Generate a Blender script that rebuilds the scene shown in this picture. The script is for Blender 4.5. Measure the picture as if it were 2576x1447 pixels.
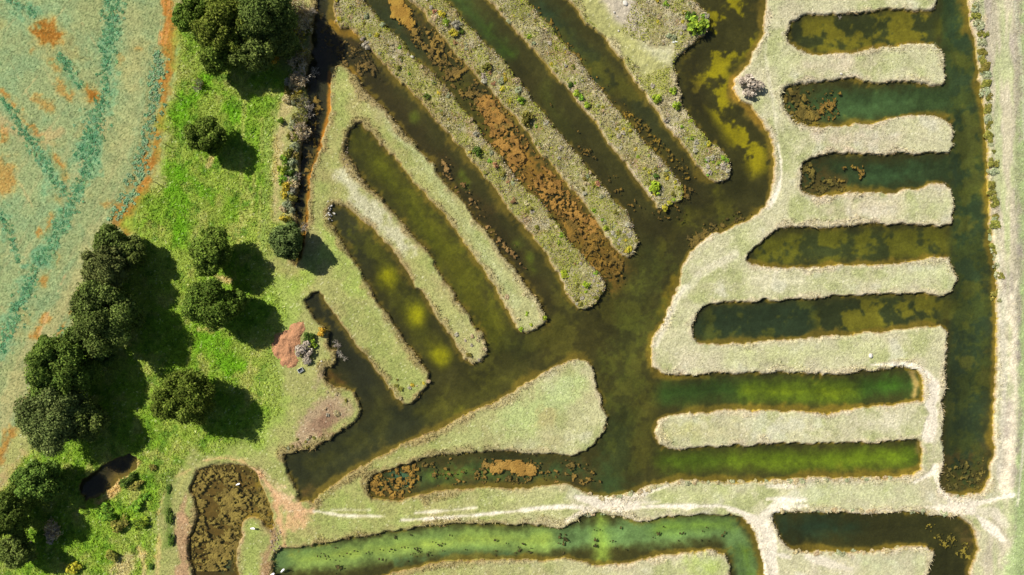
import bpy, math, random
import numpy as np
from mathutils import Vector

random.seed(7)
RNG = np.random.default_rng(11)
for o in list(bpy.data.objects):
    bpy.data.objects.remove(o)
SC = bpy.context.scene
COL = SC.collection

# ------------------------------------------------------------------ camera, sky, sun, exposure
CAMH = 107.33          # drone height in metres, 24 mm lens -> 161 m of ground across
cam = bpy.data.cameras.new('camera')
cam.lens = 24.0; cam.sensor_width = 36.0; cam.clip_start = 1.0; cam.clip_end = 3000.0
cam_o = bpy.data.objects.new('camera', cam); COL.objects.link(cam_o)
cam_o.location = (0, 0, CAMH); cam_o.rotation_euler = (0, 0, 0)
SC.camera = cam_o

SUN_EL = math.radians(42.0)
SUN_DX, SUN_DY = 0.83, -0.557            # the way shadows fall on the ground
ln = math.hypot(SUN_DX, SUN_DY); SUN_DX /= ln; SUN_DY /= ln
world = bpy.data.worlds.new('World'); SC.world = world; world.use_nodes = True
wn = world.node_tree; wn.nodes.clear()
wo = wn.nodes.new('ShaderNodeOutputWorld'); wb = wn.nodes.new('ShaderNodeBackground')
sk = wn.nodes.new('ShaderNodeTexSky'); sk.sky_type = 'NISHITA'; sk.sun_disc = False
sk.sun_elevation = SUN_EL; sk.sun_rotation = math.atan2(-SUN_DX, -SUN_DY)
wb.inputs['Strength'].default_value = 0.05
wn.links.new(sk.outputs[0], wb.inputs[0]); wn.links.new(wb.outputs[0], wo.inputs[0])

sl = bpy.data.lights.new('sun', 'SUN'); sl.energy = 4.9; sl.angle = math.radians(0.5); sl.color = (1.0, 0.95, 0.86)
sun_o = bpy.data.objects.new('sun', sl); COL.objects.link(sun_o)
sun_o.location = (-60, 40, 90)
sun_o.rotation_euler = Vector((SUN_DX*math.cos(SUN_EL), SUN_DY*math.cos(SUN_EL), -math.sin(SUN_EL))).to_track_quat('-Z', 'Y').to_euler()

SC.render.engine = 'CYCLES'
SC.view_settings.view_transform = 'Standard'; SC.view_settings.look = 'None'
SC.view_settings.exposure = 0.68; SC.view_settings.gamma = 1.0
SC.view_settings.use_curve_mapping = False
SC.render.resolution_x = 1024; SC.render.resolution_y = 575
SC.cycles.transparent_max_bounces = 12
LIT = 1.50             # picture brightness of a flat sunlit surface of albedo 1

WL = -0.40             # water level below the bank tops (z = 0)
PX = 16.0              # survey sketch units per metre

def G(px, py):
    return ((px-1288.0)/PX, (723.5-py)/PX)
def AT(px, py, h):
    "ground position of a thing whose middle, h metres up, was sighted at px,py"
    k = (CAMH-h)/CAMH
    x, y = G(px, py)
    return (x*k, y*k)

# ------------------------------------------------------------------ noise
_T = RNG.random(65536).astype(np.float32)
def vnoise(x, y, seed=0):
    xi = np.floor(x).astype(np.int64); yi = np.floor(y).astype(np.int64)
    fx = (x-xi).astype(np.float32); fy = (y-yi).astype(np.float32)
    fx = fx*fx*(3-2*fx); fy = fy*fy*(3-2*fy)
    def h(a, b): return _T[((a*73856093) ^ (b*19349663) ^ (seed*83492791)) & 65535]
    a = h(xi, yi); b = h(xi+1, yi); c = h(xi, yi+1); d = h(xi+1, yi+1)
    return a+(b-a)*fx+(c-a)*fy+(a-b-c+d)*fx*fy
def fbm(x, y, s, octv=4, seed=0, gain=0.5):
    "0..1, s = size of the largest feature in metres"
    f = 1.0/s; amp = 1.0; tot = 0.0; out = 0.0
    for i in range(octv):
        out = out+amp*vnoise(x*f+i*17.3, y*f-i*9.1, seed+i*13)
        tot += amp; amp *= gain; f *= 2.03
    return out/tot
def sstep(a, b, x):
    t = np.clip((x-a)/(b-a), 0, 1); return t*t*(3-2*t)
def lin(c):
    c = np.asarray(c, dtype=np.float32)
    return np.where(c <= 0.04045, c/12.92, ((c+0.055)/1.055)**2.4)
def C8(*c): return lin(np.array(c)/255.0)
def ALB(*c):
    "albedo of a sunlit surface that photographs as this 8-bit colour"
    v = C8(*c)/LIT
    return (float(v[0]), float(v[1]), float(v[2]))

# ------------------------------------------------------------------ mesh helpers
def mesh_data(name, V, F, col=None, smooth=False):
    V = np.ascontiguousarray(V, dtype=np.float32); F = np.ascontiguousarray(F, dtype=np.int32)
    me = bpy.data.meshes.new(name)
    n, k = F.shape
    me.vertices.add(len(V)); me.vertices.foreach_set('co', V.ravel())
    me.loops.add(n*k); me.loops.foreach_set('vertex_index', F.ravel())
    me.polygons.add(n); me.polygons.foreach_set('loop_start', np.arange(0, n*k, k, dtype=np.int32))
    try: me.polygons.foreach_set('loop_total', np.full(n, k, dtype=np.int32))
    except Exception: pass
    me.polygons.foreach_set('use_smooth', np.full(n, smooth, dtype=bool))
    me.update(calc_edges=True)
    if col is not None:
        a = me.attributes.new('Col', 'FLOAT_COLOR', 'POINT')
        c4 = np.ones((len(V), 4), dtype=np.float32); c4[:, :3] = col
        a.data.foreach_set('color', c4.ravel())
    return me
def add(name, me, mat, parent=None, label=None, cat=None, group=None, kind=None, loc=None):
    if mat is not None and not me.materials: me.materials.append(mat)
    o = bpy.data.objects.new(name, me); COL.objects.link(o)
    if parent is not None: o.parent = parent
    if loc is not None: o.location = loc
    tag(o, label, cat, group, kind)
    return o
def tag(o, label=None, cat=None, group=None, kind=None):
    if label: o['label'] = label
    if cat: o['category'] = cat
    if group: o['group'] = group
    if kind: o['kind'] = kind
    return o
def empty(name, loc, label=None, cat=None, group=None, rz=0.0):
    o = bpy.data.objects.new(name, None); COL.objects.link(o); o.location = loc
    o.rotation_euler = (0, 0, rz); o.empty_display_size = 0.3
    return tag(o, label, cat, group)

def quads_at(P, N, size, aspect=1.0, rng=RNG):
    "leaf cards: centres P, normals N, half sizes"
    n = len(P)
    N = N/np.maximum(np.linalg.norm(N, axis=1, keepdims=True), 1e-6)
    r = rng.normal(size=(n, 3)); T = np.cross(N, r); T /= np.maximum(np.linalg.norm(T, axis=1, keepdims=True), 1e-6)
    B = np.cross(N, T)
    s = np.asarray(size).reshape(-1, 1)*np.ones((n, 1))
    T = T*s; B = B*s*aspect
    k = 0.35+0.3*rng.random((n, 1))
    V = np.empty((n, 4, 3)); V[:, 0] = P-T; V[:, 1] = P-B*k; V[:, 2] = P+T; V[:, 3] = P+B
    F = np.arange(n*4).reshape(n, 4)
    return V.reshape(-1, 3), F
def tubes(segs, sides=5):
    "segs: list of (p0, p1, r0, r1)"
    A = np.array([s[0] for s in segs], float); B = np.array([s[1] for s in segs], float)
    r0 = np.array([s[2] for s in segs]); r1 = np.array([s[3] for s in segs])
    d = B-A; d /= np.maximum(np.linalg.norm(d, axis=1, keepdims=True), 1e-6)
    ref = np.where(np.abs(d[:, 2:3]) < 0.9, np.array([[0, 0, 1.0]]), np.array([[1.0, 0, 0]]))
    u = np.cross(d, ref); u /= np.linalg.norm(u, axis=1, keepdims=True); v = np.cross(d, u)
    n = len(segs); V = np.empty((n, 2*sides, 3))
    for i in range(sides):
        a = 2*math.pi*i/sides
        o = u*math.cos(a)+v*math.sin(a)
        V[:, i] = A+o*r0[:, None]; V[:, sides+i] = B+o*r1[:, None]
    f = np.array([[i, (i+1) % sides, sides+(i+1) % sides, sides+i] for i in range(sides)])
    F = (f[None]+(np.arange(n)*2*sides)[:, None, None]).reshape(-1, 4)
    return V.reshape(-1, 3), F
def join(parts):
    Vs, Fs, Cs, off = [], [], [], 0
    for p in parts:
        Vs.append(p[0]); Fs.append(p[1]+off); off += len(p[0])
        if len(p) > 2: Cs.append(p[2])
    return np.concatenate(Vs), np.concatenate(Fs), (np.concatenate(Cs) if Cs else None)

# ------------------------------------------------------------------ materials
def new_mat(name):
    m = bpy.data.materials.new(name); m.use_nodes = True
    nt = m.node_tree; nt.nodes.clear()
    return m, nt, nt.nodes.new, nt.links.new
def attr_mat(name, noise_scale=5.0, vary=0.4, bump=0.4, rough=0.9, transl=0.0, rnd=0.0, fine=18.0, dist=0.06, spec=0.12):
    m, nt, N, L = new_mat(name)
    out = N('ShaderNodeOutputMaterial'); b = N('ShaderNodeBsdfPrincipled')
    b.inputs['Roughness'].default_value = rough; b.inputs['Specular IOR Level'].default_value = spec
    at = N('ShaderNodeAttribute'); at.attribute_name = 'Col'
    tc = N('ShaderNodeTexCoord')
    n1 = N('ShaderNodeTexNoise'); n1.inputs['Scale'].default_value = noise_scale; n1.inputs['Detail'].default_value = 5
    n2 = N('ShaderNodeTexNoise'); n2.inputs['Scale'].default_value = fine; n2.inputs['Detail'].default_value = 3
    for n in (n1, n2): L(tc.outputs['Object'], n.inputs['Vector'])
    ad = N('ShaderNodeMath'); ad.operation = 'ADD'; L(n1.outputs['Fac'], ad.inputs[0]); L(n2.outputs['Fac'], ad.inputs[1])
    mr = N('ShaderNodeMapRange'); mr.inputs['From Min'].default_value = 0.6; mr.inputs['From Max'].default_value = 1.4
    mr.inputs['To Min'].default_value = 1-vary; mr.inputs['To Max'].default_value = 1+vary
    L(ad.outputs[0], mr.inputs['Value'])
    mx = N('ShaderNodeVectorMath'); mx.operation = 'SCALE'; L(at.outputs['Color'], mx.inputs[0]); L(mr.outputs[0], mx.inputs['Scale'])
    src = mx.outputs[0]
    if rnd > 0:
        oi = N('ShaderNodeObjectInfo'); hs = N('ShaderNodeHueSaturation')
        r1 = N('ShaderNodeMapRange'); r1.inputs['To Min'].default_value = 0.5-rnd*0.06; r1.inputs['To Max'].default_value = 0.5+rnd*0.06
        r2 = N('ShaderNodeMapRange'); r2.inputs['To Min'].default_value = 1-rnd*0.4; r2.inputs['To Max'].default_value = 1+rnd*0.4
        fr = N('ShaderNodeMath'); fr.operation = 'MULTIPLY'; fr.inputs[1].default_value = 7.13
        fc = N('ShaderNodeMath'); fc.operation = 'FRACT'
        L(oi.outputs['Random'], fr.inputs[0]); L(fr.outputs[0], fc.inputs[0])
        L(oi.outputs['Random'], r1.inputs['Value']); L(fc.outputs[0], r2.inputs['Value'])
        L(r1.outputs[0], hs.inputs['Hue']); L(r2.outputs[0], hs.inputs['Value']); L(src, hs.inputs['Color'])
        src = hs.outputs[0]
    L(src, b.inputs['Base Color'])
    if bump > 0:
        bp = N('ShaderNodeBump'); bp.inputs['Strength'].default_value = bump; bp.inputs['Distance'].default_value = dist
        L(ad.outputs[0], bp.inputs['Height']); L(bp.outputs[0], b.inputs['Normal'])
    if transl > 0:
        tr = N('ShaderNodeBsdfTranslucent'); L(src, tr.inputs['Color'])
        ms = N('ShaderNodeMixShader'); ms.inputs[0].default_value = transl
        L(b.outputs[0], ms.inputs[1]); L(tr.outputs[0], ms.inputs[2]); L(ms.outputs[0], out.inputs[0])
    else:
        L(b.outputs[0], out.inputs[0])
    return m
def flat_mat(name, col, rough=0.8, vary=0.35, scale=6.0, bump=0.3):
    m, nt, N, L = new_mat(name)
    out = N('ShaderNodeOutputMaterial'); b = N('ShaderNodeBsdfPrincipled'); b.inputs['Roughness'].default_value = rough
    b.inputs['Specular IOR Level'].default_value = 0.2
    tc = N('ShaderNodeTexCoord'); n = N('ShaderNodeTexNoise'); n.inputs['Scale'].default_value = scale; n.inputs['Detail'].default_value = 5
    L(tc.outputs['Object'], n.inputs['Vector'])
    r = N('ShaderNodeValToRGB')
    r.color_ramp.elements[0].position = 0.3; r.color_ramp.elements[1].position = 0.7
    r.color_ramp.elements[0].color = (*[c*(1-vary) for c in col], 1); r.color_ramp.elements[1].color = (*[min(1, c*(1+vary)) for c in col], 1)
    L(n.outputs['Fac'], r.inputs[0]); L(r.outputs[0], b.inputs['Base Color'])
    bp = N('ShaderNodeBump'); bp.inputs['Strength'].default_value = bump; bp.inputs['Distance'].default_value = 0.03
    L(n.outputs['Fac'], bp.inputs['Height']); L(bp.outputs[0], b.inputs['Normal'])
    L(b.outputs[0], out.inputs[0])
    return m
def water_mat():
    m, nt, N, L = new_mat('pond water')
    out = N('ShaderNodeOutputMaterial')
    tr = N('ShaderNodeBsdfTransparent'); tr.inputs[0].default_value = (0.90, 0.92, 0.84, 1)
    df = N('ShaderNodeBsdfDiffuse'); df.inputs[0].default_value = (0.035, 0.042, 0.018, 1)
    gl = N('ShaderNodeBsdfGlossy'); gl.inputs['Roughness'].default_value = 0.06
    mx = N('ShaderNodeMixShader'); mx.inputs[0].default_value = 0.12
    L(tr.outputs[0], mx.inputs[1]); L(df.outputs[0], mx.inputs[2])
    fr = N('ShaderNodeFresnel'); fr.inputs['IOR'].default_value = 1.33
    tc = N('ShaderNodeTexCoord'); n = N('ShaderNodeTexNoise'); n.inputs['Scale'].default_value = 2.2; n.inputs['Detail'].default_value = 4
    L(tc.outputs['Object'], n.inputs['Vector'])
    bp = N('ShaderNodeBump'); bp.inputs['Strength'].default_value = 0.15; bp.inputs['Distance'].default_value = 0.03
    L(n.outputs['Fac'], bp.inputs['Height']); L(bp.outputs[0], gl.inputs['Normal'])
    m2 = N('ShaderNodeMixShader'); L(fr.outputs[0], m2.inputs[0]); L(mx.outputs[0], m2.inputs[1]); L(gl.outputs[0], m2.inputs[2])
    L(m2.outputs[0], out.inputs[0])
    return m
M_FIELD = attr_mat('crop field soil', 6.0, 0.30, 0.5, fine=16)
M_GRASS = attr_mat('bank grass', 6.0, 0.30, 0.6, fine=17, dist=0.06)
M_BED = attr_mat('pond bed silt', 3.0, 0.28, 0.3, fine=10)
M_TRACK = attr_mat('chalk track', 4.0, 0.22, 0.5, fine=14)
M_MAT = attr_mat('floating algae', 5.0, 0.35, 0.5, fine=14, dist=0.03)
M_TUFT = attr_mat('grass blades', 3.0, 0.2, 0.0, transl=0.3)
M_CROP = attr_mat('crop leaves', 3.0, 0.25, 0.0, transl=0.2, rnd=0.5)
M_LEAF = attr_mat('oak leaves', 0.9, 0.3, 0.0, rough=0.8, transl=0.15, rnd=0.3, spec=0.04)
M_SHRUB = attr_mat('shrub leaves', 2.0, 0.25, 0.0, transl=0.25, rnd=0.35)
M_TWIG = attr_mat('bare twigs', 4.0, 0.25, 0.0, rnd=0.4)
M_BARK = flat_mat('oak bark', (0.09, 0.07, 0.055), 0.95, 0.4, 5.0, 0.8)
M_WATER = water_mat()
M_STONE = flat_mat('pale stone', (0.50, 0.47, 0.41), 0.9, 0.25, 4.0, 0.6)
M_POST = flat_mat('weathered wood', (0.16, 0.13, 0.11), 0.9, 0.4, 8.0, 0.6)
M_EARTH = attr_mat('dug earth', 4.0, 0.35, 1.0, fine=10, dist=0.15)
M_WHITE = flat_mat('white feathers', (0.82, 0.82, 0.80), 0.7, 0.04, 9.0, 0.1)
M_BEAK = flat_mat('yellow beak', (0.55, 0.33, 0.05), 0.5, 0.1)
M_LEG = flat_mat('dark bird legs', (0.03, 0.03, 0.03), 0.6, 0.2)
M_PLASTIC = flat_mat('white plastic', (0.75, 0.76, 0.76), 0.45, 0.06, 3.0, 0.05)
M_DARK = flat_mat('dark plastic', (0.06, 0.07, 0.08), 0.6, 0.2, 3.0, 0.05)  # dark grey floor of the crate

# ------------------------------------------------------------------ the survey: outlines in sketch units
def PL(s): return [tuple(float(v) for v in p.split(',')) for p in s.split()]
LAKE = PL("""794,-320 794,0 791,25 784,75 781,125 769,175 761,212 774,250 769,300 766,338 761,362 756,399 751,437 749,487 738,524 744,562 744,612 728,656
744,664 761,650 766,612 771,582 770,557 774,512 779,462 785,412 801,379 809,350 821,315 830,275 828,225 829,175 834,164 856,165 876,172 886,185 904,198 909,218
944,252 971,280 991,302 1014,335 1046,364 1064,389 1089,414 1114,454 1141,484 1164,514 1189,542 1214,574 1239,602 1259,632 1279,659 1288,669 1303,689 1320,717
1330,731 1358,763 1373,791 1375,811 1353,831 1325,838 1310,833 1293,811 1288,796 1269,766 1254,738 1244,719 1226,689 1201,654 1171,617 1154,592 1131,559 1106,527
1081,502 1054,469 1029,437 1001,407 976,379 951,357 931,330 909,310 894,310 876,330 870,360 866,382 881,402 899,432 921,462 954,494 986,534 1019,574 1054,609 1079,642
1101,677 1119,709 1141,741 1164,773 1189,811 1209,838 1224,866 1224,888 1209,911 1189,916 1166,903 1151,873 1131,838 1106,806 1081,768 1059,733 1044,722 1034,704
1014,672 994,639 969,607 944,579 921,562 899,542 876,524 851,514 836,512 824,532 829,559 844,587 861,617 884,647 906,677 919,709 931,738 959,776 984,808 1011,848
1034,876 1056,906 1074,943 1074,973 1054,996 1034,1016 1019,1018 999,1006 989,991 969,961 944,923 914,888 896,866 876,841 856,808 834,781 814,756 801,733 781,733
764,751 769,771 789,796 806,821 824,841 829,871 844,888 846,911 834,923 819,926 816,946 826,966 844,973 864,978 886,986 901,1011 906,1036 889,1063 854,1085 806,1117
776,1134 744,1139 716,1140 719,1172 729,1205 744,1232 751,1257 789,1265 806,1245 844,1217 881,1190 919,1170 944,1152 994,1127 1044,1105 1094,1085 1144,1061 1194,1033
1244,1013 1288,987 1308,973 1338,956 1375,938 1400,923 1428,909 1450,901 1468,907 1483,916 1493,936 1500,963 1508,998 1520,1031 1528,1046 1518,1085 1500,1112
1475,1138 1443,1146 1388,1143 1338,1141 1288,1134 1231,1136 1169,1141 1119,1143 1081,1150 1044,1162 1001,1172 964,1185 939,1197 925,1215 924,1237 936,1255 969,1262
1006,1260 1044,1250 1081,1240 1131,1233 1169,1232 1219,1228 1288,1231 1350,1228 1398,1223 1423,1222 1450,1232 1483,1245 1513,1250 1533,1252 1550,1247 1575,1245 1608,1235
1633,1225 1663,1217 1713,1212 1763,1212 1800,1212 1838,1216 1888,1212 1932,1208 1982,1210 2020,1204 2057,1202 2127,1205 2182,1201 2220,1206 2257,1201 2295,1197 2320,1182
2321,1147 2320,1110 2282,1106 2232,1110 2185,1117 2145,1111 2087,1117 2007,1116 1957,1120 1932,1116 1888,1121 1850,1122 1800,1124 1750,1126 1700,1131 1673,1129 1655,1112
1649,1092 1652,1068 1663,1051 1680,1043 1713,1040 1750,1038 1800,1033 1838,1031 1888,1033 1932,1033 1982,1038 2032,1036 2070,1040 2120,1033 2157,1028 2215,1023 2257,1016
2290,1011 2320,1007 2323,993 2322,956 2312,933 2290,928 2265,925 2232,930 2182,935 2145,937 2105,943 2067,943 2019,940 1957,937 1932,939 1888,940 1850,941 1788,941 1725,945
1688,943 1658,938 1640,923 1637,893 1643,851 1668,811 1683,773 1700,731 1708,723 1715,694 1723,662 1735,639 1763,612 1795,589 1838,577 1888,552 1928,517 1942,469 1949,424
1947,374 1942,350 1932,325 1923,310 1905,288 1888,265 1863,250 1847,230 1848,200 1865,180 1888,160 1908,110 1920,82 1928,12 1930,-320""")
FINGER_A = PL("""838,-330 840,0 841,54 854,70 876,72 894,85 904,97 916,108 941,128 959,155 981,175 1014,208 1039,232 1069,268 1106,312 1134,345 1146,361 1164,374 1181,399 1214,432
1244,472 1264,502 1288,533 1313,562 1345,599 1373,634 1385,664 1405,689 1423,722 1430,738 1445,763 1460,778 1480,779 1500,761 1518,738 1519,709 1510,694 1485,667 1473,649
1453,627 1430,607 1418,592 1398,562 1375,534 1353,504 1323,474 1303,454 1288,439 1269,409 1251,387 1231,362 1204,320 1181,295 1156,265 1134,232 1114,212 1094,187 1069,170
1044,147 1016,110 999,88 976,70 949,45 919,8 915,0 850,-90 850,-330""")
FINGER_B = PL("""1000,-330 955,-80 1029,0 1069,32 1094,65 1106,88 1129,110 1154,142 1176,165 1201,185 1216,208 1239,230 1261,258 1288,286 1313,318 1333,342 1348,361 1360,384 1388,412 1410,439
1430,462 1450,492 1475,522 1500,552 1518,579 1528,597 1545,622 1565,642 1583,645 1598,624 1604,602 1593,569 1578,539 1553,517 1533,487 1508,462 1493,439 1473,417 1455,392
1428,362 1423,357 1393,322 1370,288 1345,262 1325,230 1310,208 1288,185 1269,160 1241,128 1211,100 1184,68 1159,40 1134,15 1121,0 1045,-85 1090,-330""")
FINGER_C = PL("""1180,-330 1145,-85 1229,0 1244,15 1261,35 1288,62 1313,92 1338,120 1360,142 1385,172 1410,200 1433,225 1458,258 1473,282 1498,305 1518,338 1533,361 1548,377 1570,404 1590,432
1603,454 1625,479 1645,502 1658,522 1673,528 1693,512 1713,502 1718,482 1710,459 1688,434 1665,404 1643,382 1625,362 1613,345 1593,320 1570,298 1548,275 1528,245 1508,220
1483,188 1463,155 1438,128 1415,108 1393,78 1363,48 1338,22 1320,0 1240,-90 1270,-330""")
FINGER_D = PL("""1380,-330 1350,-90 1430,0 1448,18 1478,58 1508,82 1528,105 1545,125 1568,152 1583,180 1605,208 1625,235 1640,260 1663,288 1680,322 1713,355 1725,370 1743,397 1760,424 1778,444
1800,456 1820,458 1838,442 1842,419 1828,389 1805,362 1795,361 1763,330 1733,292 1715,262 1710,230 1703,208 1697,165 1708,140 1733,118 1758,100 1778,82 1784,55 1773,28
1750,8 1738,0 1700,-40 1700,-330""")
CANAL = PL("""2362,-320 2362,0 2354,12 2344,28 2307,26 2257,24 2207,26 2157,32 2107,36 2069,35 2032,36 2014,42 1992,54 1979,85 1986,108 2002,120 2032,131 2082,136 2132,135 2169,128
2207,121 2232,116 2269,115 2299,108 2327,110 2349,108 2369,128 2379,160 2382,195 2374,215 2332,210 2294,204 2252,201 2219,208 2194,208 2157,199 2119,200 2082,200 2032,208
1994,212 1972,222 1964,240 1972,262 1984,288 1999,308 2019,315 2082,318 2157,315 2194,314 2232,300 2269,295 2307,289 2344,290 2377,295 2392,312 2399,338 2402,360 2399,369
2389,385 2344,382 2307,387 2257,384 2219,389 2157,385 2107,387 2064,390 2039,398 2019,408 2016,437 2012,469 2022,484 2044,490 2094,493 2124,490 2157,484 2207,484 2257,485
2282,477 2319,474 2344,467 2374,464 2392,477 2399,504 2399,537 2394,562 2369,569 2332,567 2294,562 2267,559 2232,568 2207,562 2157,564 2107,568 2069,572 2039,570 1994,569
1964,574 1944,587 1928,602 1900,622 1885,637 1880,654 1890,667 1928,674 1957,675 1994,674 2032,675 2082,669 2119,667 2157,667 2207,664 2269,662 2294,655 2332,654 2369,648
2389,654 2399,677 2409,707 2404,722 2397,733 2364,743 2332,737 2282,737 2232,740 2182,742 2132,745 2082,746 2032,751 1982,753 1932,756 1900,761 1863,759 1833,757 1795,763
1768,773 1750,791 1740,821 1745,851 1755,863 1785,868 1825,867 1863,863 1900,861 1932,858 1982,856 2032,854 2069,847 2107,846 2144,846 2177,839 2207,838 2244,834 2282,831
2312,827 2344,823 2367,823 2382,833 2386,861 2384,898 2377,936 2378,973 2372,1011 2374,1048 2373,1083 2374,1117 2372,1160 2367,1185 2366,1210 2374,1237 2394,1245 2419,1247
2444,1245 2469,1245 2479,1225 2492,1197 2494,1167 2504,1147 2502,1110 2503,1085 2503,1048 2506,973 2507,898 2509,823 2512,748 2512,687 2502,649 2499,599 2494,549 2492,487
2489,437 2490,399 2488,361 2481,310 2479,275 2472,245 2467,200 2459,150 2454,100 2444,70 2439,0 2439,-320""")
SOUTH = PL("""704,1382 724,1382 769,1375 819,1365 869,1355 919,1350 969,1342 1019,1335 1069,1327 1119,1321 1169,1317 1219,1320 1288,1320 1313,1320 1363,1324 1393,1329 1413,1329 1438,1317
1463,1302 1483,1294 1513,1291 1543,1297 1583,1305 1600,1315 1628,1315 1663,1305 1713,1296 1763,1295 1813,1295 1838,1297 1870,1305 1890,1322 1900,1347 1913,1385 1920,1422
1923,1446 1925,1760 1840,1760 1837,1445 1835,1417 1825,1397 1788,1386 1750,1391 1700,1395 1663,1400 1625,1410 1588,1420 1538,1425 1488,1424 1463,1412 1418,1405 1363,1410
1288,1411 1269,1410 1194,1412 1119,1412 1081,1421 1034,1432 994,1442 940,1462 800,1500 690,1490 684,1446 681,1422 689,1397""")
SEPOND = PL("""1946,1295 1964,1288 2020,1290 2069,1291 2122,1287 2172,1294 2219,1290 2282,1289 2332,1290 2362,1297 2387,1302 2412,1297 2432,1315 2452,1335 2459,1360 2464,1380 2454,1410 2444,1440
2440,1760 2340,1760 2336,1445 2344,1410 2346,1390 2332,1379 2294,1375 2269,1379 2227,1382 2182,1389 2132,1392 2082,1390 2032,1391 1992,1386 1972,1367 1957,1347 1947,1317""")
BROWN = PL("""497,1182 520,1172 562,1167 600,1170 625,1180 644,1195 656,1217 669,1255 679,1285 686,1310 693,1325 681,1335 666,1322 659,1312 644,1305 620,1302 607,1315 605,1347 592,1380 590,1405
600,1445 605,1560 482,1560 482,1445 472,1410 472,1360 487,1322 492,1285 482,1247 477,1230 487,1205""")
DARKP = PL("""197,1235 202,1210 225,1192 250,1177 282,1157 317,1146 345,1152 340,1180 320,1197 295,1217 270,1235 250,1250 232,1260 212,1262""")

# ------------------------------------------------------------------ the survey grid
STEP = 0.17
def axis(half):
    core = np.arange(-half, half+1e-6, STEP)
    ext = half+np.cumsum(0.4*1.45**np.arange(16))
    return np.concatenate([-ext[::-1], core, ext])
XS = axis(85.0); YS = axis(49.5)
GX, GY = np.meshgrid(XS, YS)          # rows follow y
NR, NCOL = GX.shape
wx = (fbm(GX, GY, 2.2, 3, 3)-0.5)*0.75+(fbm(GX, GY, 0.7, 2, 5)-0.5)*0.40
wy = (fbm(GX, GY, 2.2, 3, 23)-0.5)*0.75+(fbm(GX, GY, 0.7, 2, 25)-0.5)*0.40
WX = GX+wx; WY = GY+wy

def sdf(poly, cap=6.0, X=WX, Y=WY):
    "signed distance in metres, positive inside, capped"
    P = np.array([G(*p) for p in poly])
    Dm = np.full(X.shape, cap, dtype=np.float32); ins = np.zeros(X.shape, dtype=bool)
    n = len(P)
    for i in range(n):
        x0, y0 = P[i]; x1, y1 = P[(i+1) % n]
        c0, c1 = np.searchsorted(XS, [min(x0, x1)-cap-1, max(x0, x1)+cap+1]); r0, r1 = np.searchsorted(YS, [min(y0, y1)-cap-1, max(y0, y1)+cap+1])
        if c1 > c0 and r1 > r0:
            x = X[r0:r1, c0:c1]; y = Y[r0:r1, c0:c1]
            dx, dy = x1-x0, y1-y0
            t = np.clip(((x-x0)*dx+(y-y0)*dy)/(dx*dx+dy*dy+1e-9), 0, 1)
            d = np.hypot(x-x0-t*dx, y-y0-t*dy)
            np.minimum(Dm[r0:r1, c0:c1], d, out=Dm[r0:r1, c0:c1])
        if y0 != y1:
            r0, r1 = np.searchsorted(YS, [min(y0, y1)-1.5, max(y0, y1)+1.5])
            x = X[r0:r1]; y = Y[r0:r1]
            cr = ((y0 > y) != (y1 > y)) & (x < (x1-x0)*(y-y0)/(y1-y0)+x0)
            ins[r0:r1] ^= cr
    return np.where(ins, Dm, -Dm)

bodies = [('main', LAKE), ('canal', CANAL), ('south', SOUTH), ('sepond', SEPOND), ('brown', BROWN), ('dark', DARKP)]
BD = [sdf(p) for _, p in bodies]
FD = {k: sdf(p) for k, p in (('A', FINGER_A), ('B', FINGER_B), ('C', FINGER_C), ('D', FINGER_D))}
land_f = np.maximum.reduce(list(FD.values()))
BD[0] = np.minimum(BD[0], -land_f)
D = np.maximum.reduce(BD)                     # >0 in water
BODY = np.argmax(np.stack(BD), axis=0)
# crisp scalloped banks: small blocks slumping off the edge
cell = np.abs(fbm(GX, GY, 1.1, 2, 61)-0.5)*2
D = D+(cell-0.35)*0.28*np.exp(-(D/0.8)**2)

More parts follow.
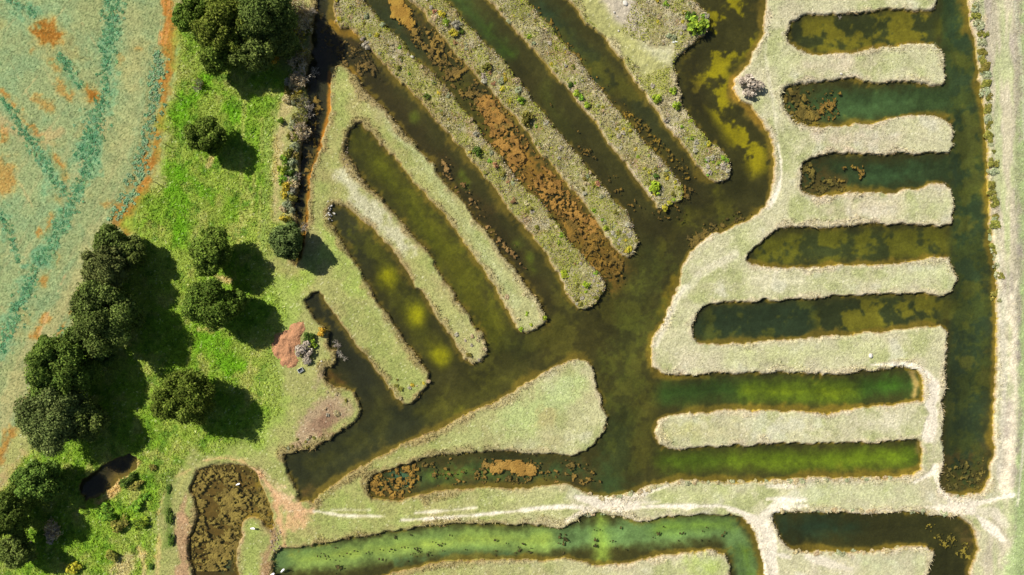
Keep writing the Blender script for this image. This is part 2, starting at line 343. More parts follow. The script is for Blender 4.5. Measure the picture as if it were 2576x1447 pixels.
# ------------------------------------------------------------------ colours of ground and bed (albedo as photographed in sun)
PXX = GX*PX+1288.0; PYY = 723.5-GY*PX          # sketch units again
CAN = np.empty(GX.shape+(3,), dtype=np.float32)
def blend(mask, col, sl_=None):
    global CAN
    c = np.array(col, dtype=np.float32)/255.0
    if sl_ is None: CAN += (c-CAN)*mask[..., None]
    else: CAN[sl_] += (c-CAN[sl_])*mask[..., None]
NZ1 = fbm(GX, GY, 9.0, 5, 101); NZ2 = fbm(GX, GY, 2.5, 4, 131); NZ3 = fbm(GX, GY, 0.8, 3, 151); NZ4 = fbm(GX, GY, 4.0, 5, 171, 0.6)
NZ5 = fbm(GX, GY, 0.42, 2, 191)
WH = RNG.random(GX.shape).astype(np.float32)
def stroke(pts, w, col, strength=1.0, soft=0.5, rag=0.5, target='land'):
    "a band of colour along a line: pts in sketch units, w half width in sketch units (one, or one per point)"
    P = np.array([G(*p[:2]) for p in pts]); Wd = np.array([p[2] if len(p) > 2 else w for p in pts])/PX
    mw = Wd.max()+soft+rag+1.0
    c0, c1 = np.searchsorted(XS, [P[:, 0].min()-mw, P[:, 0].max()+mw]); r0, r1 = np.searchsorted(YS, [P[:, 1].min()-mw, P[:, 1].max()+mw])
    if c1 <= c0 or r1 <= r0: return
    s = (slice(r0, r1), slice(c0, c1)); x = GX[s]; y = GY[s]
    best = np.full(x.shape, -99.0)
    if len(P) == 1:
        best = Wd[0]-np.hypot(x-P[0, 0], y-P[0, 1])
    for i in range(len(P)-1):
        d = P[i+1]-P[i]
        t = np.clip(((x-P[i, 0])*d[0]+(y-P[i, 1])*d[1])/(d@d+1e-9), 0, 1)
        best = np.maximum(best, Wd[i]+(Wd[i+1]-Wd[i])*t-np.hypot(x-P[i, 0]-t*d[0], y-P[i, 1]-t*d[1]))
    best = best+(NZ2[s]-0.5)*2.4*rag+(NZ3[s]-0.5)*1.6*rag
    m = sstep(-soft, soft, best)*strength
    if target == 'land': m = m*(D[s] < 0.35)
    elif target == 'water': m = m*(D[s] >= 0.0)
    blend(m, col, s)
def rc(x, y):
    return np.clip(np.searchsorted(YS, y)-1, 0, NR-1), np.clip(np.searchsorted(XS, x)-1, 0, NCOL-1)
def region(poly, soft=1.0, rag=1.0, cap=6.0):
    d = sdf(PL(poly) if isinstance(poly, str) else poly, cap, GX, GY)
    return sstep(-soft, soft, d+(NZ2-0.5)*2*rag)

# banks: greener on the left, chalk-pale on the right
tx = sstep(950, 1800, PXX)[..., None]
CAN[:] = np.array([171, 172, 104])/255.0*(1-tx)+np.array([204, 200, 160])/255.0*tx
blend(sstep(0.45, 0.72, NZ4)*(0.55-0.1*tx[..., 0]), (146, 160, 84))
blend(sstep(0.50, 0.75, fbm(GX, GY, 5.0, 4, 205))*0.45*tx[..., 0], (186, 188, 138))
blend(sstep(0.52, 0.75, fbm(GX, GY, 4.0, 4, 215))*0.4*tx[..., 0], (198, 186, 160))
blend(sstep(0.58, 0.8, fbm(GX, GY, 3.0, 4, 219))*0.55*tx[..., 0], (219, 216, 194))
blend(sstep(0.55, 0.8, fbm(GX, GY, 3.5, 4, 225))*0.4*(1-tx[..., 0]), (176, 156, 110))
# scrub on the four long banks
scr = np.clip(sstep(-0.3, 0.2, land_f), 0, 1)
dkeep = 1-region("1440,-40 1600,-40 1560,90 1690,120 1700,170 1620,190 1480,60", 1.0, 1.0)
blend(scr*0.85*dkeep, (158, 150, 98))
blend(scr*sstep(0.5, 0.7, NZ2)*0.6*dkeep, (186, 176, 152))
blend(scr*sstep(0.55, 0.75, fbm(GX, GY, 2.0, 4, 305))*0.6*dkeep, (146, 146, 78))
blend(scr*sstep(0.6, 0.8, fbm(GX, GY, 2.2, 4, 315))*0.6*dkeep, (150, 118, 84))
blend(scr*sstep(0.6, 0.76, fbm(GX, GY, 1.6, 3, 325))*0.5*dkeep, (108, 104, 66))
# broad head of the fourth bank: lawn and bare stony ground
stroke([(1450, -20), (1530, 90), (1600, 170), (1650, 190)], 45, (170, 168, 100), 0.75, 1.2, 1.0)
stroke([(1530, -60, 40), (1570, 30, 34), (1600, 70, 18), (1625, 95, 8)], 30, (190, 178, 158), 0.9, 1.0, 0.8)
# white dry patch on the west banks
stroke([(865, 450, 14), (900, 490, 30), (940, 540, 30), (985, 585, 22), (1015, 620, 10)], 20, (208, 203, 176), 0.75, 1.2, 1.6)
stroke([(920, 230, 6), (985, 310, 10), (1050, 410, 8)], 10, (196, 192, 160), 0.5, 1.0, 1.2)
stroke([(985, 300, 12), (1090, 440, 12), (1200, 610, 12), (1300, 760, 12)], 12, (176, 182, 128), 0.6, 0.8, 0.8)
stroke([(850, 560), (850, 640), (900, 720)], 30, (160, 184, 84), 0.6, 1.5, 1.5)
stroke([(1010, 820, 25), (960, 760, 25)], 25, (178, 184, 122), 0.6, 1.0, 1.0)
stroke([(1290, 1060, 30), (1400, 1000, 40), (1440, 960, 30)], 40, (180, 200, 128), 0.6, 1.5, 1.5)
stroke([(1120, 1120, 15), (1250, 1080, 25), (1320, 1100, 25)], 30, (178, 190, 122), 0.5, 1.5, 1.5)
stroke([(1380, 1050, 22)], 22, (176, 164, 112), 0.7, 1.0, 1.5)
# fringe of straw and bare mud along every bank
NZ7 = fbm(GX, GY, 6.0, 4, 841, 0.6)
edge = sstep(-1.15, -0.2, D+(NZ2-0.5)*1.4+(NZ3-0.5)*0.8+(NZ7-0.55)*2.6)*(D < 0.5)
blend(edge*0.75*(1-tx[..., 0]), (160, 140, 96)); blend(edge*0.7*tx[..., 0], (208, 193, 165))
blend(sstep(-0.22, 0.0, D)*(D < 0.5)*0.6, (150, 118, 76))

for pts, col, st_ in (([(2250, 150, 20), (2350, 160, 22)], (192, 200, 146), .6), ([(2030, 170, 16), (2180, 165, 18)], (204, 190, 166), .6), ([(2060, 350, 18), (2250, 350, 22)], (204, 188, 166), .7), ([(2290, 345, 20), (2370, 340, 20)], (202, 204, 156), .6),
                      ([(2090, 530, 18), (2250, 520, 22)], (206, 192, 168), .6), ([(2310, 515, 20), (2370, 520, 18)], (190, 198, 146), .6), ([(1930, 705, 18), (2000, 700, 20)], (222, 216, 190), .6), ([(2250, 695, 20), (2370, 690, 20)], (186, 198, 142), .5),
                      ([(1830, 900, 18), (1980, 895, 22), (2200, 880, 24)], (190, 198, 138), .7), ([(1660, 900, 16), (1720, 900, 16)], (214, 206, 178), .5), ([(1720, 1078, 10)], (164, 176, 92), .7), ([(1680, 1090, 14), (1850, 1080, 18)], (200, 190, 142), .5),
                      ([(2150, 1070, 16), (2290, 1060, 22)], (216, 210, 188), .6), ([(1660, 1245, 12), (1830, 1245, 16)], (192, 200, 138), .6), ([(2040, 1245, 14), (2300, 1245, 18)], (192, 202, 150), .6), ([(1290, 1260, 10), (1400, 1258, 12)], (188, 196, 128), .5),
                      ([(830, 1330, 14), (1000, 1315, 10)], (156, 184, 96), .6), ([(840, 1265, 10), (930, 1275, 10)], (150, 176, 84), .6), ([(1750, 1425, 14), (1790, 1420, 12)], (160, 190, 80), .7), ([(2190, 1420, 14), (2300, 1410, 16)], (192, 204, 158), .6),
                      ([(1750, 660, 14), (1850, 630, 16)], (204, 206, 164), .5), ([(1960, 130, 20), (1955, 260, 16)], (196, 202, 152), .5), ([(2330, 1130, 12), (2340, 1180, 12)], (206, 190, 170), .7)):
    stroke(pts, 14, (col[0]+2, col[1]-1, col[2]), st_*0.75, 1.8, 1.6)
# right-hand embankment
RB = region("2450,-100 2700,-100 2900,1700 2560,1700 2470,1420 2500,1260 2515,1100 2515,700 2495,360", 0.6, 0.4)
blend(RB*0.85, (198, 188, 162))
blend(RB*sstep(0.45, 0.7, fbm(GX*2.0, GY*0.5, 3.0, 4, 401))*0.7, (184, 172, 158))
blend(RB*sstep(0.5, 0.7, fbm(GX*2.2, GY*0.35, 3.0, 4, 411))*0.6, (176, 190, 128))
stroke([(2512, 640, 5), (2522, 800, 8), (2522, 1000, 8), (2515, 1200, 8)], 8, (206, 200, 178), 0.7, 0.4, 0.4)
stroke([(2560, 620, 4), (2548, 760, 7), (2545, 900, 9), (2550, 1000, 9), (2540, 1120, 12), (2525, 1230, 14)], 8, (236, 224, 196), 0.85, 0.5, 0.9)
stroke([(2585, -20, 14), (2580, 300, 12), (2585, 700, 20), (2590, 1000, 24), (2575, 1230, 20), (2560, 1460, 34)], 20, (172, 194, 128), 0.8, 0.8, 0.8)
stroke([(2545, -20), (2560, 90), (2572, 200), (2576, 350)], 3, (214, 214, 180), 0.7, 0.2, 0.2)
stroke([(2576, 1085), (2566, 1180), (2556, 1270)], 3, (232, 226, 200), 0.8, 0.2, 0.2)
stroke([(2455, 330, 4), (2476, 40, 5)], 4, (216, 190, 150), 0.5, 0.4, 0.5)

# crop field on the left
FIELD = "-3000,-3000 432,-3000 432,0 446,60 450,110 446,170 428,240 412,330 398,400 372,470 350,520 335,585 300,640 210,730 165,860 90,975 40,1080 5,1170 -300,1700 -3000,3000"
fd = sdf(PL(FIELD), 6.0, GX, GY)
fm = sstep(-0.3, 0.3, fd+(NZ2-0.5)*1.0)
blend(fm, (148, 162, 110))
blend(fm*sstep(0.42, 0.68, NZ4)*0.65, (136, 164, 116))
blend(fm*sstep(0.5, 0.75, fbm(GX, GY, 6.0, 5, 505))*0.55, (158, 160, 104))
blend(fm*sstep(0.62, 0.85, fbm(GX, GY, 3.5, 5, 515))*0.5, (172, 156, 92))
# long mown lines parallel to the field edge
ang = math.radians(62); ux = GX*math.cos(ang)+GY*math.sin(ang); uy = -GX*math.sin(ang)+GY*math.cos(ang)
stk = fbm(ux*0.18, uy*1.6, 1.4, 3, 525)
blend(fm*sstep(0.5, 0.75, stk)*0.45*sstep(250, 560, PYY+PXX*0.6), (176, 170, 118))
SOIL = (176, 114, 40); TEAL = (72, 150, 112)
def F(pts, w, col, s=1.0, soft=0.4, rag=0.7): stroke(pts, w, col, s, soft, rag)
F([(290, 560, 18), (240, 640, 28), (190, 720, 26), (110, 850, 30), (50, 960, 26), (10, 1060, 22)], 26, (172, 164, 110), 0.75, 1.2, 1.0)
F([(330, 40, 30), (345, 180, 26), (325, 300, 24), (280, 440, 22)], 24, (168, 168, 112), 0.65, 1.2, 1.0)
for k in range(26):
    x0 = random.uniform(-10, 300); y0 = random.uniform(0, 900); L = random.uniform(60, 200); a = math.radians(random.choice((-62, -60, -58, 48, 52)) if x0 < 220 else -66)
    dx, dy = math.cos(a)*L, -math.sin(a)*L
    F([(x0, y0), (x0+dx*0.5+random.uniform(-4, 4), y0+dy*0.5), (x0+dx, y0+dy)], 1.0, random.choice(((178, 168, 116), (122, 150, 102), (186, 160, 108))), 0.45, 0.15, 0.25) if fd[rc(*[np.array([v]) for v in G(x0+dx, y0+dy)])][0] > 1 else None
# stony red patches
for pts, w, s in (([(105, 72, 17), (120, 88, 26), (134, 102, 19)], 20, 1), ([(228, 232, 15), (238, 245, 16)], 14, 1), ([(8, 230, 6), (30, 255, 8), (52, 290, 8), (78, 325, 9), (98, 352, 6)], 8, .95),
                  ([(135, 152, 5), (152, 170, 7)], 6, .6), ([(150, 210, 6), (175, 240, 10)], 9, .6), ([(95, 258, 8), (125, 268, 9)], 9, .55), ([(8, 330, 4), (22, 350, 6), (0, 360, 8)], 7, .7),
                  ([(5, 400, 16), (12, 440, 22), (0, 470, 14)], 20, .6), ([(140, 394, 3), (150, 412, 5)], 4, .8), ([(148, 480, 3), (155, 500, 4)], 4, .8), ([(160, 450, 6)], 6, .6), ([(130, 545, 2), (120, 575, 3)], 3, .7),
                  ([(95, 584, 7)], 7, .7), ([(105, 705, 8)], 8, .75), ([(255, 512, 7), (290, 510, 4)], 6, .5), ([(140, 645, 9)], 8, .4), ([(300, 138, 5), (302, 150, 4)], 4, .4), ([(345, 122, 4)], 4, .4),
                  ([(80, 128, 5)], 5, .5), ([(75, 770, 6), (65, 800, 4)], 5, .5), ([(120, 790, 2), (104, 820, 3), (92, 845, 1)], 2, .8)):
    F([(p[0], p[1], p[2]*1.6 if len(p) > 2 else w) for p in pts], w*1.6, (188, 166, 96), s*0.6, 0.9, 1.2)
    F(pts, w, SOIL if s < 1 else (156, 96, 24), s*0.85, 0.5, 1.3)
F([(0, 300), (60, 345), (90, 350), (150, 340)], 14, (196, 158, 108), 0.5, 0.8, 1.2)
# lusher teal bands of the crop
TEALB = [[(282, -10, 26), (288, 50, 24), (278, 100, 21), (268, 150, 17), (260, 195, 13), (268, 215, 11), (262, 250, 14), (240, 290, 26), (235, 340, 24), (230, 380, 21), (222, 420, 18), (200, 470, 15), (172, 524, 19), (150, 574, 18), (122, 632, 15), (82, 690, 15), (62, 748, 20), (28, 818, 18), (0, 886, 14)],
         [(25, -6, 18), (55, 16, 18), (90, 38, 8)], [(140, 132, 6), (163, 152, 10), (180, 190, 12), (200, 222, 7)], [(4, 250, 5), (22, 268, 8), (50, 312, 13), (70, 345, 14), (102, 392, 19), (130, 440, 10), (150, 470, 12), (166, 492, 8)],
         [(-4, 536, 14), (20, 575, 12), (32, 605, 7), (45, 660, 5)], [(155, 823, 7), (150, 835, 8)], [(98, 642, 8), (85, 662, 6)], [(235, 345, 20), (190, 395, 10)],
         [(396, 130, 5), (392, 160, 12), (385, 200, 13), (387, 240, 12), (379, 290, 14), (370, 340, 15), (358, 385, 15), (344, 430, 16), (320, 480, 16), (305, 515, 16), (286, 552, 9)]]
for b in TEALB[:-1]: F([(p[0], p[1], p[2]*0.85) for p in b], 14, (106, 154, 112), 0.6, 0.6, 2.2)
F(TEALB[-1], 14, SOIL, 0.55, 0.5, 1.0); F(TEALB[-1], 10, (112, 154, 118), 0.5, 0.6, 1.6)
# bare orange headland
F([(418, -10, 13), (424, 40, 17), (430, 90, 20), (430, 150, 16), (420, 200, 12), (412, 260, 9), (404, 330, 9), (390, 400, 12), (370, 450, 12), (350, 500, 13), (325, 545, 17), (320, 590, 10)], 12, SOIL, 0.9, 0.5, 0.9)
spk2 = (fm > 0.5)*(WH > 0.86)
blend(spk2*0.22, (190, 192, 136)); blend((fm > 0.5)*(WH < 0.10)*0.35, (96, 118, 70))
F([(380, 330, 3), (366, 390, 4), (350, 440, 4), (322, 490, 4), (300, 530, 8), (290, 565, 6)], 5, SOIL, 0.6, 0.4, 0.8)
F([(470, 75, 6), (462, 130, 5), (455, 180, 4)], 5, (206, 180, 142), 0.8, 0.4, 0.5)
for dx in (-4, 2, 12, 16): F([(410+dx, 0), (408+dx, 60), (402+dx, 110)], 1.0, (226, 160, 100), 0.6, 0.1, 0.1)
F([(205, 725), (170, 800), (140, 850)], 3, SOIL, 0.7, 0.3, 0.5); F([(85, 970), (62, 1010)], 4, SOIL, 0.8, 0.3, 0.5); F([(34, 1080), (10, 1130), (-10, 1170)], 7, SOIL, 0.7, 0.5, 0.8)
F([(60, 1150), (30, 1190), (0, 1220)], 14, (196, 160, 122), 0.8, 0.8, 1.0)
F([(165, 690), (120, 790), (100, 840)], 2, (212, 176, 124), 0.7, 0.2, 0.4)

# lush meadow
MEADOW = "462,60 560,150 745,190 700,260 688,540 676,700 700,800 700,920 692,1040 640,1110 470,1150 420,1200 395,1300 330,1470 200,1600 -60,1600 -60,1300 90,1120 160,980 330,595 405,420 424,290 452,180"
md = sdf(PL(MEADOW), 6.0, GX, GY)
mm = sstep(-2.2, 2.4, md+(NZ2-0.5)*3.4+(NZ4-0.5)*3.0)
blend(mm, (150, 172, 70))
blend(mm*sstep(0.40, 0.62, NZ4)*0.8, (124, 164, 42))
blend(mm*sstep(0.56, 0.75, fbm(GX, GY, 2.2, 4, 605))*0.7, (172, 176, 96))
blend(mm*sstep(0.55, 0.75, fbm(GX, GY, 1.1, 3, 615))*0.6, (84, 126, 34))
for p in ([(425, 420, 18), (450, 520, 22), (455, 590, 14)], [(505, 200, 18), (470, 260, 20), (440, 330, 14)], [(560, 230, 14), (590, 300, 12)], [(500, 850, 18), (560, 870, 24), (590, 920, 20)], [(470, 440, 14), (530, 500, 16)]):
    stroke(p, 16, (104, 162, 22), 0.7, 0.8, 1.4)
for p in ([(615, 250), (606, 400), (604, 560), (590, 700)], [(640, 440), (632, 540)], [(660, 300), (655, 500), (650, 640)], [(480, 850), (475, 900), (462, 960)], [(636, 860), (622, 980)]):
    stroke(p, 3, (190, 188, 110), 0.55, 0.25, 0.35)
stroke([(520, 685, 7), (555, 700, 10), (575, 705, 6)], 8, (220, 188, 140), 0.8, 0.4, 0.6); stroke([(500, 830, 4), (530, 826, 9)], 6, (214, 182, 130), 0.7, 0.4, 0.6)
stroke([(530, 395, 5), (522, 420, 3)], 5, (214, 184, 134), 0.7, 0.4, 0.6); stroke([(515, 540, 12), (480, 600, 8)], 10, (190, 186, 118), 0.6, 0.8, 1.0)
stroke([(200, 868, 6), (235, 875, 9), (240, 890, 6)], 8, (226, 192, 150), 0.8, 0.4, 0.6)
# worn strip beside the ditch
stroke([(735, 225, 18), (712, 290, 18), (700, 360, 14), (694, 430, 10), (690, 540, 9)], 14, (196, 178, 124), 0.8, 0.6, 0.9)
stroke([(672, 300), (668, 500), (664, 650)], 8, (150, 170, 84), 0.7, 0.5, 0.8)
stroke([(690, 620, 10), (700, 680, 14), (760, 690, 10)], 10, (178, 170, 100), 0.6, 0.8, 1.0)
# grass between meadow and ponds
stroke([(700, 720, 30), (740, 760, 26), (690, 950, 20), (700, 1050, 22), (640, 1110, 30), (560, 1135, 26)], 26, (158, 178, 84), 0.7, 1.5, 1.5)
stroke([(742, 715, 12), (800, 680, 10)], 12, (146, 176, 66), 0.6, 1.0, 1.2)
# bare patch by the bay
stroke([(760, 1110, 16), (790, 1060, 36), (830, 1030, 34), (870, 1030, 24)], 30, (178, 152, 124), 0.85, 1.0, 1.2)
stroke([(812, 1070, 20), (840, 1045, 16)], 18, (138, 106, 84), 0.75, 1.2, 1.2)
stroke([(790, 975, 8), (812, 940, 7)], 8, (176, 156, 126), 0.7, 0.6, 0.8)
# lower left: tracks, pale tracks round the brown pond
stroke([(395, 1447), (402, 1360), (398, 1300), (410, 1250), (440, 1200), (480, 1180)], 3, (206, 182, 120), 0.75, 0.25, 0.4)
stroke([(408, 1310), (430, 1270), (450, 1225), (470, 1195)], 2.5, (180, 178, 104), 0.7, 0.2, 0.3)
stroke([(345, 1375, 3), (360, 1400, 4), (362, 1447, 3)], 3, (214, 184, 136), 0.7, 0.3, 0.4)
stroke([(300, 1447, 16), (330, 1400, 12)], 14, (206, 184, 142), 0.7, 0.6, 1.2)
stroke([(430, 1200, 10), (420, 1290, 12), (430, 1370, 10)], 11, (96, 120, 48), 0.7, 0.6, 0.8)
stroke([(455, 1300, 13), (460, 1370, 16), (460, 1447, 16)], 14, (182, 148, 112), 0.9, 0.4, 0.7)
stroke([(470, 1240, 6), (455, 1300, 9)], 8, (182, 148, 112), 0.8, 0.4, 0.6)
stroke([(505, 1160), (560, 1152), (605, 1160), (640, 1180)], 3, (214, 182, 126), 0.85, 0.2, 0.3)
stroke([(520, 1155), (565, 1146), (615, 1154), (645, 1172)], 1.6, (206, 186, 130), 0.6, 0.15, 0.2)
stroke([(640, 1178, 4), (662, 1205, 6), (690, 1240, 10), (720, 1270, 18), (755, 1285, 22), (785, 1285, 10)], 10, (224, 182, 138), 0.9, 0.4, 0.7)
stroke([(648, 1172), (680, 1205), (720, 1250), (740, 1265)], 3, (220, 196, 150), 0.7, 0.3, 0.5)
for k in range(5): stroke([(680+k*9, 1215+k*2), (706+k*10, 1262)], 1.2, (232, 200, 160), 0.7, 0.15, 0.2)
stroke([(690, 1250, 9), (702, 1310, 9), (712, 1350, 7), (720, 1376, 5)], 8, (222, 178, 132), 0.9, 0.4, 0.5)
stroke([(742, 1305, 20), (765, 1300, 16)], 18, (222, 178, 132), 0.75, 0.6, 1.0)
stroke([(690, 1340, 10), (685, 1372, 13), (670, 1400, 11), (664, 1447, 12)], 12, (172, 140, 104), 0.85, 0.4, 0.8)
stroke([(635, 1325, 14), (628, 1390, 18), (630, 1447, 20)], 16, (160, 172, 92), 0.9, 0.5, 0.6)
stroke([(600, 1390, 6), (612, 1340, 5)], 6, (196, 164, 122), 0.7, 0.3, 0.5)
stroke([(250, 1262, 8), (280, 1240, 11), (310, 1205, 6), (345, 1165, 6)], 8, (212, 176, 122), 0.85, 0.4, 0.6)

# ------------------------------------------------ chalk tracks (also cut out as structures of their own)
before = CAN.copy()
CH = (240, 230, 208)
TRK = [([(790, 1286, 3), (860, 1297, 3), (970, 1300, 1.5)], .75), ([(835, 1283, 2), (930, 1283, 1)], .5), ([(1044, 1291, 1.5), (1110, 1286, 2), (1200, 1277, 1.5)], .7),
       ([(1010, 1309, 1.5), (1094, 1304, 2), (1195, 1296, 2.5), (1288, 1287, 2.5), (1345, 1279, 3), (1420, 1275, 3), (1463, 1277, 5)], .9),
       ([(1450, 1250, 5), (1490, 1260, 9), (1520, 1268, 15), (1560, 1272, 13), (1600, 1268, 6)], .95), ([(1540, 1264, 6), (1600, 1248, 5), (1645, 1234, 3), (1680, 1222, 2)], .85),
       ([(1425, 1310, 3), (1475, 1283, 5), (1500, 1275, 6)], .75), ([(1560, 1278, 5), (1650, 1274, 3.5), (1760, 1274, 3), (1810, 1273, 3), (1850, 1281, 4), (1880, 1296, 6), (1910, 1318, 12), (1928, 1345, 18), (1934, 1390, 18), (1935, 1460, 18)], .9),
       ([(1830, 1282, 2), (1870, 1294, 4), (1900, 1320, 6)], .8), ([(1600, 1266, 3), (1660, 1262, 2)], .6),
       ([(1930, 1300, 16), (1955, 1275, 14), (1985, 1262, 10)], .75), ([(1932, 1224, 5), (1960, 1222, 6), (2000, 1224, 2)], .7), ([(1930, 1256, 3), (2025, 1257, 2)], .8), ([(1940, 1288, 4), (1970, 1277, 3), (2028, 1273, 2)], .85),
       ([(2190, 918, 2), (2280, 916, 3), (2315, 926, 5), (2336, 945, 8), (2348, 970, 12), (2350, 1000, 12), (2338, 1020, 12), (2350, 1040, 9), (2342, 1070, 14), (2336, 1100, 12)], .92),
       ([(2352, 1172, 4), (2350, 1185, 8), (2336, 1195, 5), (2300, 1214, 2)], .95), ([(2353, 1178, 5), (2356, 1210, 4), (2366, 1238, 5), (2390, 1256, 7), (2420, 1266, 9), (2445, 1270, 7), (2480, 1262, 4), (2545, 1244, 3)], .95),
       ([(2324, 1274, 2), (2360, 1279, 5), (2410, 1282, 10), (2445, 1285, 9)], .95), ([(2400, 1270, 12), (2440, 1278, 12)], .9), ([(2462, 1300, 4), (2480, 1318, 10), (2505, 1340, 11), (2526, 1362, 4)], .95), ([(2445, 1285, 6), (2500, 1290, 12), (2530, 1320, 8)], .5),
       ([(1957, 366, 3), (1964, 400, 3), (1966, 440, 3), (1958, 475, 4), (1944, 505, 5), (1932, 525, 3)], .85), ([(1932, 60, 4), (1925, 140, 3), (1950, 300, 3), (1958, 366, 3)], .35),
       ([(1720, 740, 8), (1760, 690, 10), (1850, 640, 8)], .35), ([(1650, 870, 4), (1680, 800, 6), (1720, 720, 4)], .5),
       ([(2030, 1400, 6), (2060, 1410, 10), (2095, 1420, 8)], .75), ([(1945, 1392, 4), (1985, 1402, 6)], .8), ([(2112, 1425, 6), (2140, 1432, 4)], .6)]
for pts, s in TRK: stroke([(p[0], p[1], p[2]*1.15+0.8) for p in pts], 3, CH, min(1.0, s*1.1), 0.25, 0.2)
# pale scuffed halo round the junctions
for pts, w in (([(1470, 1265), (1600, 1265)], 26), ([(1900, 1320), (1935, 1447)], 28), ([(2380, 1262), (2480, 1285)], 26), ([(2340, 960), (2350, 1110)], 18), ([(2060, 1410), (2130, 1430)], 24)):
    stroke(pts, w, (216, 205, 182), 0.5, 1.0, 1.6)
trackness = np.abs(CAN-before).sum(-1)
RUT = sstep(0.10, 0.45, trackness)

# speckle: straw, seed heads, droppings, small stones
spk = (WH > 0.985)*(D < -0.3)*(1-fm)
blend(spk*0.5, (226, 220, 196))
# fine per-blade mottling
mott = (NZ3-0.5)*0.10+(WH-0.5)*0.22+(NZ2-0.5)*0.10+(NZ5-0.5)*0.10
CAN *= (1+mott*(D < 0.2))[..., None]

# ------------------------------------------------ pond bed
inw = D >= 0.0
bedc = CAN.copy()
LAND_C = CAN
CAN = bedc
CAN[inw] = np.array([70, 66, 33])/255.0
def Wt(pts, w, col, s=1.0, soft=1.6, rag=0.8): stroke(pts, w, col, s, soft, rag, 'water')
Wt([(800, -20), (800, 120), (795, 300), (775, 420), (760, 600)], 26, (44, 42, 34), 0.85)
Wt([(790, 470, 12), (768, 540, 10)], 10, (92, 70, 34), 0.6, 0.8)
Wt([(880, 130), (960, 240), (1100, 420), (1250, 600), (1360, 760)], 34, (60, 52, 29), 0.9)
for p in ((1040, 300, 5), (1037, 290, 4), (1158, 440, 7), (1163, 458, 10), (1172, 470, 6), (1300, 615, 9), (1330, 650, 9), (1340, 680, 8)): Wt([p], 6, (118, 136, 40), 0.75, 1.0, 0.6)
Wt([(930, 20, 16), (1000, 60, 26), (1040, 130, 20)], 22, (64, 74, 46), 0.8)
Wt([(1110, 170, 14), (1160, 230, 22), (1230, 310, 20), (1300, 400, 14)], 18, (104, 98, 34), 0.8)
Wt([(1400, 540, 18), (1450, 590, 18)], 16, (72, 82, 42), 0.7)
Wt([(1150, -10), (1210, 60), (1270, 130)], 16, (66, 90, 42), 0.85, 2.0)
Wt([(1225, 65, 5), (1260, 105, 6), (1292, 140, 8)], 6, (88, 116, 34), 0.7, 1.2)
Wt([(1370, 240), (1400, 300), (1430, 340)], 18, (86, 92, 36), 0.85, 1.6, 1.2)
Wt([(1350, 20), (1400, 60), (1450, 130), (1500, 200)], 24, (54, 76, 54), 0.8, 2.0, 1.2)
Wt([(1420, 80), (1480, 160), (1560, 230), (1600, 290)], 16, (96, 96, 38), 0.75, 1.0, 1.6)
Wt([(1580, 260), (1630, 330), (1680, 400)], 14, (104, 98, 34), 0.6, 1.0, 1.6)
# west ponds
Wt([(890, 340), (950, 410), (1040, 520), (1130, 640), (1200, 770), (1260, 860)], 30, (96, 94, 25), 0.9, 1.6, 0.8)
Wt([(940, 400), (1010, 490), (1100, 620)], 10, (108, 112, 26), 0.6, 1.6)
Wt([(850, 540), (890, 600), (930, 660)], 26, (52, 52, 34), 0.9)
Wt([(940, 630, 8), (965, 690, 16), (1000, 760, 16), (1050, 830, 20), (1110, 900, 18)], 16, (98, 96, 26), 0.85, 1.8)
for p, s in (((975, 702, 10), 1), ((972, 690, 7), .9), ((1045, 795, 12), .9), ((1040, 785, 9), .9), ((1110, 903, 9), .85), ((1105, 890, 7), .6)): Wt([p], 8, (184, 178, 18), s, 2.2, 0.15)
Wt([(780, 745), (830, 810), (880, 900), (930, 990)], 34, (50, 50, 36), 0.95)
Wt([(830, 950, 12), (860, 965, 10)], 12, (122, 86, 40), 0.8, 0.6)
Wt([(740, 1190), (830, 1150), (950, 1090), (1050, 1040)], 46, (52, 54, 36), 0.9)
Wt([(780, 1180), (860, 1120), (940, 1090), (960, 1060)], 16, (82, 80, 34), 0.6, 1.6, 1.4)
Wt([(760, 1250, 10), (775, 1235, 10)], 12, (150, 112, 66), 0.7, 1.0)
Wt([(940, 990, 8), (950, 1010, 10)], 10, (92, 90, 34), 0.6, 1.4)
Wt([(1080, 1050, 22), (1180, 990, 36), (1280, 930, 40)], 36, (86, 84, 32), 0.75, 2.0, 1.4)
Wt([(1120, 1050, 8), (1160, 1030, 9)], 9, (112, 110, 32), 0.6, 1.2)
Wt([(1280, 870, 18), (1340, 880, 16)], 16, (70, 80, 36), 0.6, 1.6, 1.4)
# central basin
Wt([(1600, 660), (1560, 760), (1480, 850), (1400, 880)], 50, (74, 66, 29), 0.8, 2.0, 1.4)
Wt([(1640, 640, 26), (1600, 780, 28), (1580, 900, 34), (1570, 1030, 30)], 30, (66, 74, 36), 0.65, 2.0, 1.6)
for p in ([(1735, 538, 14), (1760, 545, 16), (1785, 530, 10)], [(1690, 585, 10), (1715, 570, 8)], [(1680, 615, 14), (1695, 605, 10)], [(1815, 518, 7)], [(1808, 470, 7), (1812, 480, 7)]): Wt(p, 10, (116, 112, 34), 0.75, 0.6, 1.0)
Wt([(1700, 690, 12), (1690, 730, 12), (1660, 790, 10)], 10, (146, 124, 34), 0.8, 0.6, 0.6)
Wt([(1640, 900, 12), (1640, 850, 10)], 9, (156, 128, 42), 0.8, 0.4, 0.4); Wt([(1650, 945, 10), (1700, 952, 10), (1780, 950, 6)], 8, (150, 122, 44), 0.8, 0.4, 0.4)
Wt([(1560, 1080), (1560, 1160), (1530, 1220)], 34, (54, 76, 44), 0.8, 2.4, 1.4)
Wt([(1590, 800, 20)], 20, (84, 100, 38), 0.5, 2.0, 1.5)
